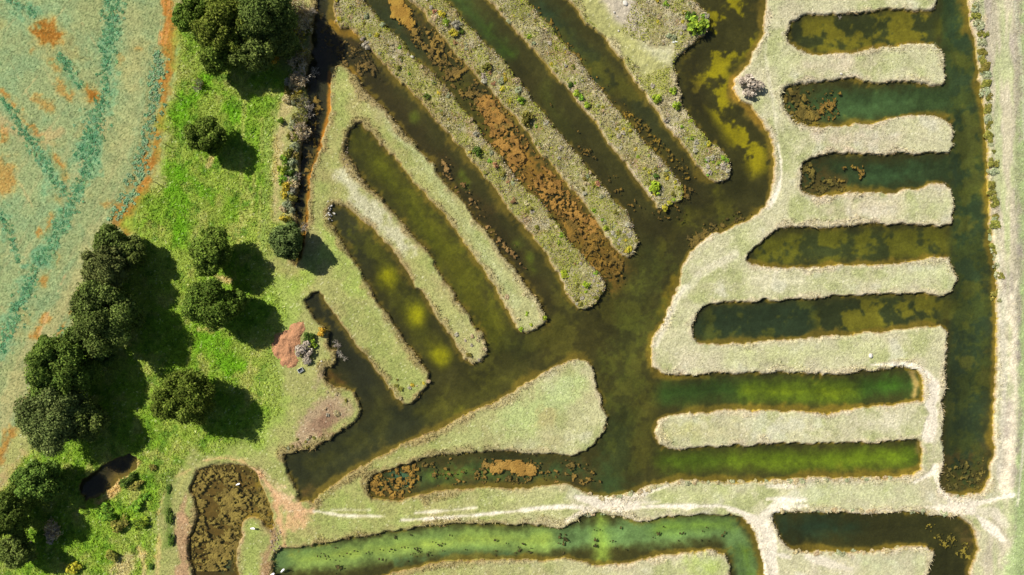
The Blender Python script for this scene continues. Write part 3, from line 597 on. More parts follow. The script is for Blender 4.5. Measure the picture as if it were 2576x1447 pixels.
# channels of the comb
Wt([(1680, 990), (1800, 985), (1950, 985), (2150, 985), (2300, 970)], 26, (60, 86, 36), 0.95, 1.8, 0.7)
Wt([(1880, 985, 5), (1910, 988, 11), (1960, 985, 12), (2050, 985, 14), (2110, 990, 15), (2145, 985, 8)], 12, (140, 152, 26), 0.9, 2.6, 0.8)
Wt([(2200, 975, 8), (2260, 972, 10)], 10, (74, 116, 32), 0.8, 2.0)
Wt([(2300, 940, 7), (2312, 970, 8), (2305, 1000, 7)], 7, (190, 160, 104), 0.9, 0.4, 0.4)
Wt([(1680, 1165), (1900, 1160), (2100, 1160), (2300, 1150)], 24, (96, 120, 30), 0.9, 1.8, 0.7)
Wt([(1850, 1160, 8), (1980, 1165, 10), (2150, 1155, 13), (2260, 1150, 12)], 10, (128, 146, 32), 0.8, 2.6, 0.8)
Wt([(2314, 1115, 4), (2315, 1140, 5)], 5, (178, 150, 84), 0.8, 0.4, 0.3)
Wt([(960, 1220, 20), (1060, 1205, 24), (1200, 1185, 24), (1350, 1185, 22), (1450, 1190, 20)], 24, (72, 92, 54), 0.9, 1.4, 0.8)
Wt([(985, 1190, 8), (1020, 1215, 14), (1000, 1235, 8)], 12, (92, 134, 108), 0.85, 0.8)
Wt([(1080, 1200, 9), (1130, 1195, 12), (1180, 1190, 10), (1250, 1190, 8)], 10, (122, 142, 56), 0.8, 1.4, 1.0)
# lower canal
Wt([(700, 1410), (900, 1395), (1100, 1365), (1300, 1365), (1500, 1350), (1700, 1340), (1830, 1330), (1880, 1400), (1885, 1460)], 32, (122, 152, 98), 0.95, 1.2, 0.6)
Wt([(750, 1415, 10), (850, 1400, 12), (960, 1385, 15), (1080, 1375, 16), (1180, 1360, 15), (1260, 1360, 14), (1370, 1365, 13)], 14, (190, 204, 96), 0.9, 2.6, 0.8)
Wt([(1515, 1300, 10), (1510, 1345, 14), (1515, 1400, 14)], 12, (164, 190, 84), 0.9, 1.8, 0.8)
Wt([(1660, 1335, 9), (1760, 1325, 11), (1830, 1320, 9)], 10, (140, 170, 72), 0.8, 2.0, 1.0)
Wt([(1880, 1390, 8), (1890, 1450, 9)], 8, (98, 124, 40), 0.7, 1.4)
Wt([(1000, 1415), (1150, 1395), (1280, 1400)], 7, (66, 94, 74), 0.6, 1.0, 1.2)
# small ponds
Wt([(1980, 1340), (2150, 1340), (2350, 1340), (2400, 1420), (2400, 1480)], 42, (58, 56, 28), 0.95, 1.2)
Wt([(1990, 1330, 16), (2080, 1330, 24), (2150, 1335, 14)], 20, (44, 64, 48), 0.9, 2.0, 1.2)
Wt([(2430, 1330, 12), (2445, 1365, 10)], 10, (118, 92, 54), 0.7, 1.2, 1.2)
Wt([(500, 1230), (570, 1230), (560, 1330), (520, 1420), (560, 1460)], 70, (92, 74, 36), 0.95, 0.6)
Wt([(560, 1430, 22), (580, 1390, 10)], 20, (76, 92, 66), 0.9, 0.8, 0.8)
Wt([(672, 1305, 10), (680, 1325, 10)], 10, (178, 138, 50), 0.9, 0.5)
Wt([(210, 1240), (270, 1210), (330, 1165)], 36, (66, 56, 34), 0.95, 0.6)
Wt([(255, 1215, 9), (290, 1200, 9)], 10, (132, 108, 58), 0.7, 1.0, 1.0)
# east canal
Wt([(2405, -20), (2415, 120), (2430, 300), (2445, 500), (2450, 700), (2440, 900), (2430, 1100), (2430, 1200)], 40, (66, 82, 44), 0.95, 1.2, 0.6)
Wt([(2400, -20, 16), (2410, 60, 16), (2410, 110, 12)], 14, (48, 70, 42), 0.85, 1.4, 1.4)
Wt([(2420, 250, 12), (2430, 350, 14), (2445, 480, 14), (2440, 620, 14)], 14, (58, 78, 42), 0.8, 1.8, 1.4)
Wt([(2440, 760, 22), (2430, 900, 30), (2430, 1050, 34), (2430, 1160, 30)], 30, (52, 58, 34), 0.85, 1.8, 1.2)
Wt([(2455, 560, 6), (2450, 680, 7)], 7, (96, 100, 44), 0.6, 1.4, 1.2)
Wt([(2480, 1130, 9), (2470, 1170, 9), (2450, 1190, 8)], 8, (110, 88, 54), 0.6, 1.0, 1.2)
Wt([(2050, 85), (2340, 70)], 40, (98, 96, 32), 0.9, 0.6)
Wt([(2000, 265), (2100, 265), (2250, 258), (2370, 250)], 40, (66, 88, 52), 0.95, 1.6)
Wt([(2120, 270, 12), (2210, 265, 14), (2280, 255, 10)], 12, (80, 110, 70), 0.7, 2.4, 1.0)
Wt([(2050, 440), (2200, 440), (2380, 430)], 36, (56, 74, 46), 0.95, 1.4)
Wt([(2210, 440, 12), (2290, 435, 12)], 12, (72, 106, 68), 0.75, 2.4, 1.0)
Wt([(1930, 640), (2050, 620), (2370, 610)], 34, (104, 100, 34), 0.9, 0.8)
Wt([(1780, 820), (1900, 815), (2050, 800)], 38, (50, 64, 44), 0.95, 1.2)
Wt([(2080, 800), (2370, 780)], 36, (96, 96, 36), 0.8, 0.8)
# east lagoon
Wt([(1850, -10), (1840, 150), (1770, 200), (1820, 320), (1880, 420)], 75, (62, 58, 28), 0.9)

# mosaic of yellow algae and dark weed
dmask = sstep(0.47, 0.55, fbm(GX, GY, 2.6, 5, 701, 0.55))
dm2 = sstep(0.50, 0.56, fbm(GX, GY, 2.2, 5, 711, 0.6))
def mosaic(poly, light, dark, thr, s=1.0, seed=701, size=3.0):
    r = region(poly, 1.2, 0.6)*(D > 0)
    n = fbm(GX, GY, size, 5, seed, 0.55)
    n = n*0.82+0.18*NZ3+0.10*(NZ5-0.5)
    m = sstep(thr-0.06, thr+0.06, n)
    blend(r*m*s, light); blend(r*(1-m)*s*0.85, dark)
mosaic("1790,-30 1910,-30 1905,110 1840,170 1850,260 1920,330 1940,420 1900,440 1820,330 1760,240 1740,160 1770,110", (150, 138, 22), (64, 60, 29), 0.485, 1.0, 721, 3.0)
mosaic("1720,130 1760,130 1790,300 1740,280", (112, 98, 30), (52, 46, 26), 0.55, 0.8, 731, 2.5)
mosaic("1985,45 2370,20 2360,120 2000,125", (118, 110, 34), (54, 60, 36), 0.49, 1.0, 741, 2.8)
mosaic("1900,590 2380,575 2380,650 1900,665", (110, 108, 34), (56, 66, 42), 0.41, 0.9, 751, 2.8)
mosaic("2060,755 2380,745 2370,825 2060,845", (116, 110, 36), (48, 56, 36), 0.51, 1.0, 761, 3.0)
mosaic("1770,770 2060,755 2060,850 1770,862", (88, 92, 40), (48, 62, 44), 0.60, 0.8, 771, 2.4)
mosaic("1400,40 1640,250 1700,400 1560,260", (100, 96, 36), (54, 60, 38), 0.50, 0.7, 781, 2.6)
mosaic("1660,560 1830,500 1900,520 1760,600 1690,660 1640,640", (98, 94, 34), (64, 58, 30), 0.56, 0.7, 791, 2.6)
mosaic("2390,0 2440,0 2490,350 2510,800 2480,1200 2400,1220 2400,600", (98, 96, 42), (48, 64, 50), 0.57, 0.65, 801, 3.0)
mosaic("1430,640 1640,640 1660,900 1640,1200 1540,1200 1500,880 1250,960 1080,1060 1040,1040 1250,860", (98, 94, 36), (68, 64, 31), 0.51, 0.6, 811, 4.0)
def stain(poly, col, thr, size, s_, seed):
    r_ = region(poly, 1.0, 1.2)*(D > 0)
    blend(r_*sstep(thr-0.08, thr+0.08, 0.6*fbm(GX, GY, size, 4, seed, 0.6)+0.4*fbm(GX, GY, 0.6, 3, seed+3, 0.7))*s_, col)
stain("1190,235 1240,250 1330,350 1430,470 1510,570 1590,680 1540,740 1470,640 1370,510 1280,410 1225,320", (150, 112, 50), 0.45, 3.0, 0.95, 851)
stain("980,-10 1050,30 1200,190 1240,260 1190,260 1080,150 1000,70", (104, 82, 40), 0.50, 2.0, 0.6, 857)
stain("800,20 900,80 960,180 900,190 820,150", (88, 66, 36), 0.50, 1.6, 0.6, 861)
stain("480,1170 640,1165 695,1310 600,1310 590,1400 480,1450", (124, 98, 48), 0.46, 2.4, 0.85, 867)
stain("924,1190 1000,1165 1050,1160 1060,1230 1000,1262 930,1250", (120, 94, 48), 0.50, 2.0, 0.7, 871)
stain("1060,1160 1480,1150 1540,1240 1200,1230 1060,1240", (92, 78, 42), 0.54, 1.8, 0.6, 877)
stain("1962,225 2030,210 2080,280 2060,316 2000,314", (98, 78, 38), 0.47, 1.6, 0.8, 881)
stain("2010,400 2070,400 2160,470 2150,494 2020,492", (92, 74, 38), 0.48, 1.6, 0.8, 887)
stain("2368,1150 2496,1130 2490,1240 2370,1245", (96, 80, 42), 0.48, 1.6, 0.8, 891)
stain("1340,0 1500,180 1700,390 1760,450 1700,430 1480,220", (96, 84, 38), 0.53, 2.0, 0.6, 897)
stain("1100,380 1200,480 1340,690 1300,690 1150,480", (84, 66, 36), 0.53, 1.8, 0.6, 899)
for pl_ in ("870,310 930,320 1240,690 1290,830 1250,900 1150,740 900,440", "830,510 900,540 1060,740 1160,900 1120,930 1000,800 880,640"):
    stain(pl_, (74, 74, 28), 0.53, 4.0, 0.55, 901); stain(pl_, (112, 112, 30), 0.56, 3.0, 0.45, 911)
stain("1640,640 1740,560 1900,530 1840,600 1720,700 1660,900 1620,1000 1540,1200 1500,900 1560,760", (96, 100, 38), 0.54, 3.0, 0.5, 921)
stain("2390,0 2440,0 2490,350 2510,800 2480,1200 2400,1220 2400,600", (86, 92, 36), 0.53, 3.0, 0.55, 931)
for p, s_ in (((975, 702, 9), 1), ((971, 688, 6), .9), ((1047, 800, 10), 1), ((1040, 786, 8), .9), ((1111, 903, 7), .9), ((1106, 892, 5), .7)): Wt([p], 8, (190, 184, 16), s_, 1.9, 0.15)
for p in ([(880, 130), (960, 240), (1100, 420), (1250, 600), (1360, 760)], [(1300, 180), (1360, 260), (1500, 430), (1600, 560), (1680, 590)], [(1560, 250), (1640, 360), (1760, 500)]): Wt(p, 20, (58, 50, 27), 0.5, 1.4, 1.2)
# ochre silt ledge along the banks, bank shade painted in by thinning it
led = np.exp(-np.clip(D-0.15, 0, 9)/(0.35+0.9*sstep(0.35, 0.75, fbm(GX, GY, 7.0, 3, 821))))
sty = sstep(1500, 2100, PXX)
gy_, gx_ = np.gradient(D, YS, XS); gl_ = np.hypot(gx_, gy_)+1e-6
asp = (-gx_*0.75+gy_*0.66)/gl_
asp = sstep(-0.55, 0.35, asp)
led = led*(0.45+0.55*asp)  # weaker on banks turned from the sun: shadow put into the colour
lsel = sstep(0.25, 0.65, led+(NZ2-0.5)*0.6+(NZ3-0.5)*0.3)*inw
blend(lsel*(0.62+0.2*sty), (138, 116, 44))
stroke([(836, 60), (848, 76), (890, 82)], 7, (168, 128, 42), 0.7, 0.4, 0.5, 'water'); stroke([(880, 176), (896, 195)], 6, (160, 124, 44), 0.7, 0.4, 0.5, 'water')
stroke([(828, 180), (826, 270), (812, 340), (795, 390), (776, 450), (770, 520), (766, 590)], 4, (190, 126, 44), 0.85, 0.3, 0.3, 'water')
stroke([(1850, 195), (1843, 215), (1850, 240), (1890, 275), (1918, 315)], 6, (166, 130, 50), 0.8, 0.4, 0.4, 'water')
NZ6 = fbm(GX, GY, 5.0, 5, 831, 0.6)
CAN[inw] *= (1+(NZ6-0.5)[..., None]*0.55+(NZ3-0.5)[..., None]*0.22+(WH-0.5)[..., None]*0.10)[inw]
FARW = sstep(0.0, 4.0, np.maximum(np.abs(GX)-84.5, np.abs(GY)-49.0))[..., None]
FLAT = np.where((fd > 0)[..., None], np.array([146, 164, 112])/255.0, np.array([178, 180, 122])/255.0)*(0.9+0.2*fbm(GX, GY, 60.0, 3, 951))[..., None]
FLAT = np.where((inw)[..., None], np.array([64, 66, 36])/255.0, FLAT)
CAN = CAN*(1-FARW)+FLAT*FARW
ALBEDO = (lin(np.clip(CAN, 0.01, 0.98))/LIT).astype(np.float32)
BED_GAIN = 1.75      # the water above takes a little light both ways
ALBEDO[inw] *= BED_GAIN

# ------------------------------------------------------------------ relief
Z = (fbm(GX, GY, 14, 3, 901)-0.5)*0.25
Z += (NZ3-0.5)*0.03*(1-fm)+(NZ5-0.5)*0.02*(1-fm)+(WH-0.5)*0.03
Z += mm*((NZ5-0.5)*0.14+(fbm(GX, GY, 1.3, 3, 911)-0.5)*0.14)*(0.4+1.2*sstep(0.4, 0.6, NZ4))
Z += scr*((NZ3-0.5)*0.22)
Z += edge*((NZ3-0.5)*0.16+0.03)*(D < 0)
Z += fm*((NZ5-0.5)*0.05+(WH-0.5)*0.02)
Z += RB*(0.35*np.exp(-((PXX-2545)/22)**2)+(NZ2-0.5)*0.18)
Z -= RUT*0.05
gentle = 0.20+0.30*sstep(0.4, 0.7, fbm(GX, GY, 6, 3, 921))
bank = sstep(-0.05-gentle*0.6, 0.16, D)
bed = WL-0.07-np.clip(D-0.1, 0, 3)*0.16-(NZ2-0.5)*0.08
Z = Z*(1-bank)+bed*bank
far = np.maximum(np.abs(GX)-86, np.abs(GY)-50)
Z = np.where((far > 1) & (D < -0.5), Z*0.5, Z)

# ------------------------------------------------------------------ cut the survey into named ground pieces
ids = np.zeros(GX.shape, dtype=np.int16); meta = [('ground', None, M_GRASS, 'pale grazed grass ground between and around the ponds')]
def piece(name, mask, mat, label):
    meta.append((name, None, mat, label)); ids[mask] = len(meta)-1
def inside(poly): return sdf(PL(poly) if isinstance(poly, str) else poly, 3.0, GX, GY) > 0
piece('meadow', (md > 0) & (D < 0), M_GRASS, 'lush bright green meadow between the crop field and the ditch')
piece('crop_field', fd > 0, M_FIELD, 'sage green crop field with teal bands and orange soil patches at left')
piece('embankment', (RB > 0.5), M_GRASS, 'pale straw-coloured embankment along the right edge beyond the canal')
for poly, lab in (("795,700 840,640 930,700 1080,930 1080,1030 1000,1030 830,800 790,735", 'shortest grassy bank, bottom left of the west fingers'),
                  ("850,500 960,480 1240,860 1235,925 1160,930 1040,740 850,520", 'pale grassy finger bank between the two west ponds, second from the meadow'),
                  ("830,150 920,200 1390,800 1380,850 1290,850 1230,700 930,310 880,300", 'grassy finger bank just left of the scrub-covered banks'),
                  ("780,1300 920,1130 1300,960 1450,890 1540,1040 1440,1160 1100,1160 930,1200", 'triangular grassy headland at the middle of the ponds'),
                  ("1640,1040 2325,1005 2325,1115 1640,1135", 'long pale tooth bank between the two bright green channels'),
                  ("1980,105 2390,100 2390,220 1980,215", 'topmost whole tooth bank of the right-hand comb'), ("1990,285 2410,285 2410,390 1990,395", 'second tooth bank of the right-hand comb'),
                  ("2005,462 2410,460 2410,572 2005,575", 'third tooth bank of the right-hand comb'), ("1890,645 2415,645 2415,750 1890,760", 'fourth tooth bank of the right-hand comb'),
                  ("1745,820 2390,820 2390,935 1745,945", 'lowest tooth bank of the right-hand comb, with rust-coloured specks'),
                  ("600,1300 665,1310 640,1470 595,1470", 'small grassy tongue of land beside the brown pond')):
    piece('grass_bank', inside(poly) & (D < 0.02), M_GRASS, lab)
for k, lab in (('A', 'leftmost scrub-covered bank running down from the top edge'), ('B', 'second scrub-covered bank from the left at the top edge'),
               ('C', 'third scrub-covered bank from the left at the top edge'), ('D', 'rightmost scrub bank with the broad lawn head at the top edge')):
    piece('scrub_bank', (FD[k] > -0.15) & (D < 0.05), M_GRASS, lab)
tm = (RUT > 0.5) & (D < -0.2)
piece('chalk_track', tm & (PXX < 1950) & (PYY > 1200), M_TRACK, 'white chalk wheel track crossing the narrow neck at bottom centre')
piece('chalk_track', tm & (PXX >= 1950) & (PYY > 1150), M_TRACK, 'white chalk track junction at the bottom right corner')
piece('chalk_track', tm & (PXX > 2150) & (PYY > 890) & (PYY <= 1150), M_TRACK, 'white chalk path curving round the bright green channel end')
piece('footpath', tm & (PXX > 1900) & (PXX < 2000) & (PYY < 540), M_TRACK, 'narrow pale footpath along the spine of the right-hand comb')
BNAMES = ['main lake', 'right-hand canal', 'lower canal', 'bottom right pond', 'brown weed pond', 'small dark pond']
for b in range(6):
    piece('pond_bed', (D > 0.05) & (BODY == b), M_BED, 'silt and weed bed under the %s' % BNAMES[b])

vidx = np.arange(NR*NCOL).reshape(NR, NCOL)
quad = np.stack([vidx[:-1, :-1], vidx[:-1, 1:], vidx[1:, 1:], vidx[1:, :-1]], axis=-1).reshape(-1, 4)
fid = ids[:-1, :-1].reshape(-1)
VV = np.stack([GX, GY, Z], axis=-1).reshape(-1, 3); CC = ALBEDO.reshape(-1, 3)
remap = np.empty(NR*NCOL, dtype=np.int32)
for i, (nm, _, mt, lab) in enumerate(meta):
    q = quad[fid == i]
    if len(q) == 0: continue
    used = np.zeros(NR*NCOL, dtype=bool); used[q.ravel()] = True
    u = np.flatnonzero(used); remap[u] = np.arange(len(u))
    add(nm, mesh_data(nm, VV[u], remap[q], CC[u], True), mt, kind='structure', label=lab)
del quad

# ------------------------------------------------------------------ water sheets
st = 3
gx = XS[::st]; gy = YS[::st]; ds = D[::st, ::st]; bs = BODY[::st, ::st]
NRw, NCw = ds.shape; wid = np.arange(NRw*NCw).reshape(NRw, NCw)
dmax = np.maximum.reduce([ds[:-1, :-1], ds[1:, :-1], ds[:-1, 1:], ds[1:, 1:]])
wq = np.stack([wid[:-1, :-1], wid[:-1, 1:], wid[1:, 1:], wid[1:, :-1]], axis=-1)
wgx, wgy = np.meshgrid(gx, gy)
WV = np.stack([wgx, wgy, np.full(wgx.shape, WL)], axis=-1).reshape(-1, 3)
WLAB = ['still olive-brown water winding between the finger banks', 'dark teal water of the canal along the right edge and its side bays', 'murky bright green water of the canal along the bottom',
        'dark olive water of the pond in the bottom right corner', 'brown weed-choked water of the pond at bottom left', 'dark shaded water of the small pond under the trees']
WNM = ['lake_water', 'canal_water', 'canal_water', 'pond_water', 'pond_water', 'pond_water']
for b in range(6):
    q = wq[(dmax > -0.9) & (bs[:-1, :-1] == b)]
    u, inv = np.unique(q, return_inverse=True)
    add(WNM[b], mesh_data(WNM[b], WV[u], inv.reshape(-1, 4)), M_WATER, kind='structure', label=WLAB[b])

# sampling helpers on the grid
def ground_z(x, y):
    r, c = rc(x, y); return Z[r, c]

# ------------------------------------------------------------------ floating algae mats: raised crusts breaking the surface
ALG1 = ALB(172, 134, 62); ALG2 = ALB(124, 96, 46)
def algae(label, poly, thr, seed, size=2.2, dens=None, name='algae_mat', kind='stuff', cat=None, step=0.10, lift=0.3, c_hi=ALG1, c_lo=ALG2, falloff=1.2, group=None, edge_keep=0.05, gain=0.62):
    P = np.array([G(*p) for p in (PL(poly) if isinstance(poly, str) else poly)])
    x = np.arange(P[:, 0].min(), P[:, 0].max(), step); y = np.arange(P[:, 1].min(), P[:, 1].max(), step)
    X, Y = np.meshgrid(x, y)
    ins = np.zeros(X.shape, bool); dist = np.full(X.shape, 9.0)
    for i in range(len(P)):
        x0, y0 = P[i]; x1, y1 = P[(i+1) % len(P)]
        dx, dy = x1-x0, y1-y0
        t = np.clip(((X-x0)*dx+(Y-y0)*dy)/(dx*dx+dy*dy+1e-9), 0, 1)
        dist = np.minimum(dist, np.hypot(X-x0-t*dx, Y-y0-t*dy))
        if y0 != y1: ins ^= ((y0 > Y) != (y1 > Y)) & (X < (x1-x0)*(Y-y0)/(y1-y0)+x0)
    sd = np.where(ins, dist, -dist)
    n = 0.45*fbm(X, Y, size, 4, seed, gain)+0.55*fbm(X, Y, 0.42, 3, seed+31, 0.8)
    r, c = rc(X.ravel(), Y.ravel()); dw = D[r, c].reshape(X.shape)
    f = n-thr-np.clip(falloff*0.12*(0.6-sd), 0, 1)-np.clip(edge_keep-dw, 0, 1)*3
    zz = WL+np.clip(f*lift, -0.04, 0.05)+np.where(f > 0, (RNG.random(X.shape)-0.3)*0.02, 0)
    idx = np.arange(X.size).reshape(X.shape)
    q = np.stack([idx[:-1, :-1], idx[:-1, 1:], idx[1:, 1:], idx[1:, :-1]], -1)
    keep = np.maximum.reduce([f[:-1, :-1], f[1:, :-1], f[:-1, 1:], f[1:, 1:]]) > 0.0
    q = q[keep]
    if len(q) == 0: return None
    u, inv = np.unique(q, return_inverse=True)
    t = (sstep(0.35, 0.65, fbm(X, Y, 0.9, 3, seed+5)).ravel()[u]*0.65+0.35*RNG.random(len(u)))[:, None]
    col = np.array(c_lo)*(1-t)+np.array(c_hi)*t
    me = mesh_data(name, np.stack([X, Y, zz], -1).reshape(-1, 3)[u], inv.reshape(-1, 4), col, False)
    return add(name, me, M_MAT, label=label, kind=kind, cat=cat, group=group)
algae('dense orange-brown algae crust in the channel between the first two scrub banks', "1190,235 1240,250 1330,350 1430,470 1510,570 1470,600 1370,510 1280,410 1225,320", 0.52, 1001, 3.2, lift=0.2, falloff=0.9, c_hi=ALB(172, 130, 62), c_lo=ALB(130, 96, 46))
algae('broken brown algae flecks at the lower end of the crusted channel', "1400,530 1500,560 1570,650 1560,720 1500,720 1440,640", 0.525, 1011, 1.6, c_hi=ALB(151, 116, 47), c_lo=ALB(100, 82, 38))
algae('scattered brown algae flecks in the upper part of the crusted channel', "1020,70 1090,60 1180,170 1300,310 1260,330 1180,270 1080,160", 0.555, 1021, 1.4, c_hi=ALB(149, 121, 56), c_lo=ALB(104, 86, 45))
algae('large orange algae raft at the top edge between the first two scrub banks', "975,-10 1005,-5 1030,30 1045,60 1030,74 1008,50 985,35", 0.30, 1031, 2.0, falloff=2.4, name='algae_raft', kind=None, cat='algae', c_hi=ALB(175, 140, 60), c_lo=ALB(151, 114, 47))
algae('small brown algae flecks in the shaded ditch mouth', "800,20 860,90 940,130 960,200 900,190 830,150 800,120", 0.585, 1041, 1.2, c_hi=ALB(132, 108, 56), c_lo=ALB(82, 70, 41))
algae('ochre algae flecks along the narrow ditch', "775,250 800,230 815,250 800,330 780,420 768,560 755,600 750,500 765,400", 0.57, 1051, 1.1, c_hi=ALB(142, 116, 51), c_lo=ALB(79, 66, 36), edge_keep=0.0)
algae('row of brown algae clumps in the channel left of the first scrub bank', "1090,380 1150,420 1200,500 1260,590 1340,680 1330,700 1270,640 1200,560 1130,470", 0.60, 1061, 1.5, c_hi=ALB(166, 133, 79), c_lo=ALB(113, 88, 51))
algae('thin brown algae flecks in the channel right of the second scrub bank', "1380,250 1450,330 1560,450 1660,560 1720,560 1760,470 1690,440 1600,560 1500,430", 0.61, 1071, 1.3, c_hi=ALB(142, 112, 49), c_lo=ALB(86, 75, 41))
algae('orange-brown algae flecks beside the rightmost scrub bank', "1340,10 1400,60 1500,180 1600,280 1700,380 1760,440 1740,470 1640,380 1520,240 1400,110", 0.61, 1081, 1.3, c_hi=ALB(160, 128, 47), c_lo=ALB(94, 82, 38))
algae('brown algae film below the pale bank corner at right of centre', "1720,600 1800,560 1900,530 1890,552 1800,592 1745,630", 0.53, 1091, 1.0, c_hi=ALB(124, 105, 49), c_lo=ALB(73, 66, 36))
algae('brown weed crust in the left end of the second right-hand bay', "1962,225 2010,215 2040,240 2070,280 2060,310 2000,312 1970,270", 0.53, 1101, 1.0, c_hi=ALB(133, 114, 51), c_lo=ALB(86, 77, 36))
algae('few brown weed clumps floating in the second right-hand bay', "2040,225 2130,230 2110,310 2050,300", 0.61, 1111, 1.2, c_hi=ALB(151, 125, 54))
algae('brown weed crust in the left end of the third right-hand bay', "2012,410 2050,400 2060,440 2150,470 2140,492 2020,490", 0.535, 1121, 1.1, c_hi=ALB(126, 112, 51), c_lo=ALB(79, 73, 36))
algae('few brown weed clumps floating in the third right-hand bay', "2060,410 2180,410 2180,470 2080,460", 0.60, 1131, 1.2, c_hi=ALB(142, 119, 51))
algae('yellow-brown weed crust at the lower end of the right-hand canal', "2370,1170 2490,1150 2480,1235 2440,1246 2380,1236", 0.575, 1141, 0.9, c_hi=ALB(130, 116, 54), c_lo=ALB(79, 75, 38))
algae('ochre weed clumps in the bend of the bottom right pond', "2330,1310 2420,1340 2460,1370 2450,1420 2400,1400 2350,1360", 0.61, 1151, 1.2, c_hi=ALB(147, 131, 51), c_lo=ALB(98, 91, 41))
algae('ring of orange algae in the left end of the dead-end channel', "924,1195 990,1170 1045,1165 1055,1220 1030,1250 960,1260 926,1240", 0.49, 1161, 2.0, c_hi=ALB(173, 136, 60), c_lo=ALB(122, 95, 43), falloff=1.6)
algae('long orange algae raft in the dead-end channel, below the triangular headland', "1232,1180 1260,1162 1310,1158 1350,1180 1345,1200 1300,1200 1270,1182 1240,1190", 0.36, 1171, 1.6, falloff=2.4, name='algae_raft', kind=None, cat='algae', c_hi=ALB(179, 142, 71), c_lo=ALB(147, 112, 51))
algae('brown algae flecks scattered along the dead-end channel', "1060,1160 1230,1150 1480,1160 1540,1230 1420,1215 1200,1225 1060,1235", 0.605, 1181, 1.4, c_hi=ALB(160, 128, 62), c_lo=ALB(92, 82, 43))
algae('dark weed flecks floating in the bright green lower canal', "720,1390 1000,1345 1400,1335 1800,1310 1860,1340 1780,1380 1400,1400 1000,1425 720,1470", 0.70, 1191, 1.0, c_hi=ALB(111, 99, 54), c_lo=ALB(62, 64, 41))
algae('brown crusted weed covering the pond at bottom left', "478,1175 640,1165 690,1310 600,1310 590,1400 480,1440", 0.525, 1201, 2.6, c_hi=ALB(149, 131, 64), c_lo=ALB(115, 99, 49), lift=0.35, falloff=0.2)

# ------------------------------------------------------------------ leaf-built vegetation
def unit(n, rng):
    v = rng.normal(size=(n, 3)); return v/np.linalg.norm(v, axis=1, keepdims=True)
def crown_mesh(name, R, Hs, seed, n, cols, leaf, lobes, squash=0.9, spread=1.0, offs=None, big=False):
    "crown centred on origin: lobes of leaf cards; R plan radius, Hs half height"
    rng = np.random.default_rng(seed)
    cen = unit(lobes, rng); cen[:, 2] = np.abs(cen[:, 2])*0.95-0.25
    cen *= (0.45+0.30*rng.random((lobes, 1)))
    cen[:, :2] *= 1.0+0.12*rng.normal(size=(lobes, 1))
    lr = (0.24+0.16*rng.random(lobes))
    if big:
        cen = unit(lobes, rng); cen[:, 2] = cen[:, 2]*0.9
        wob = 0.82+0.36*(fbm(np.arctan2(cen[:, 1], cen[:, 0])+9, cen[:, 2]*1.3, 0.9, 2, seed)-0.5)*2
        cen *= ((0.40+0.45*rng.random(lobes)**0.6)*wob)[:, None]
        lr = (0.10+0.16*rng.random(lobes)**1.3)
    w = lr**2; li = rng.choice(lobes, n, p=w/w.sum())
    d = unit(n, rng); d[:, 2] = np.where(rng.random(n) < 0.7, np.abs(d[:, 2]), d[:, 2])
    rad = (0.72+0.36*rng.random(n)**0.7)[:, None]
    jit = 1+0.25*(fbm(d[:, 0]*2+li*3.1, d[:, 1]*2+d[:, 2]*1.7, 0.5, 2, seed % 97)-0.5)[:, None]
    P = cen[li]+d*lr[li][:, None]*rad*jit
    if big: P = P+rng.normal(size=(n, 3))*0.035
    P = P*np.array([R, R, Hs])
    if offs is not None: P = P+offs
    N = d+unit(n, rng)*(0.8 if big else 0.75); N[:, 2] += 0.15 if big else 0.25
    V, F = quads_at(P, N, leaf*(0.6+0.8*rng.random(n)), 0.8, rng)
    c = np.array(cols); ci = c[rng.integers(0, len(c), n)]*(0.75+0.5*rng.random((n, 1)))*(0.72+0.56*rng.random(lobes)[li][:, None])
    return V, F, np.repeat(ci, 4, axis=0), cen*np.array([R, R, Hs])
OAK = [(0.105, 0.140, 0.024), (0.130, 0.165, 0.030), (0.085, 0.118, 0.022), (0.165, 0.190, 0.045)]
OAK_D = [(0.085, 0.116, 0.032), (0.108, 0.140, 0.038), (0.150, 0.178, 0.060)]
OAK_G = [(0.125, 0.145, 0.055), (0.160, 0.175, 0.072), (0.100, 0.122, 0.045)]
OAK_L = [(0.100, 0.140, 0.030), (0.130, 0.165, 0.038), (0.082, 0.120, 0.028)]
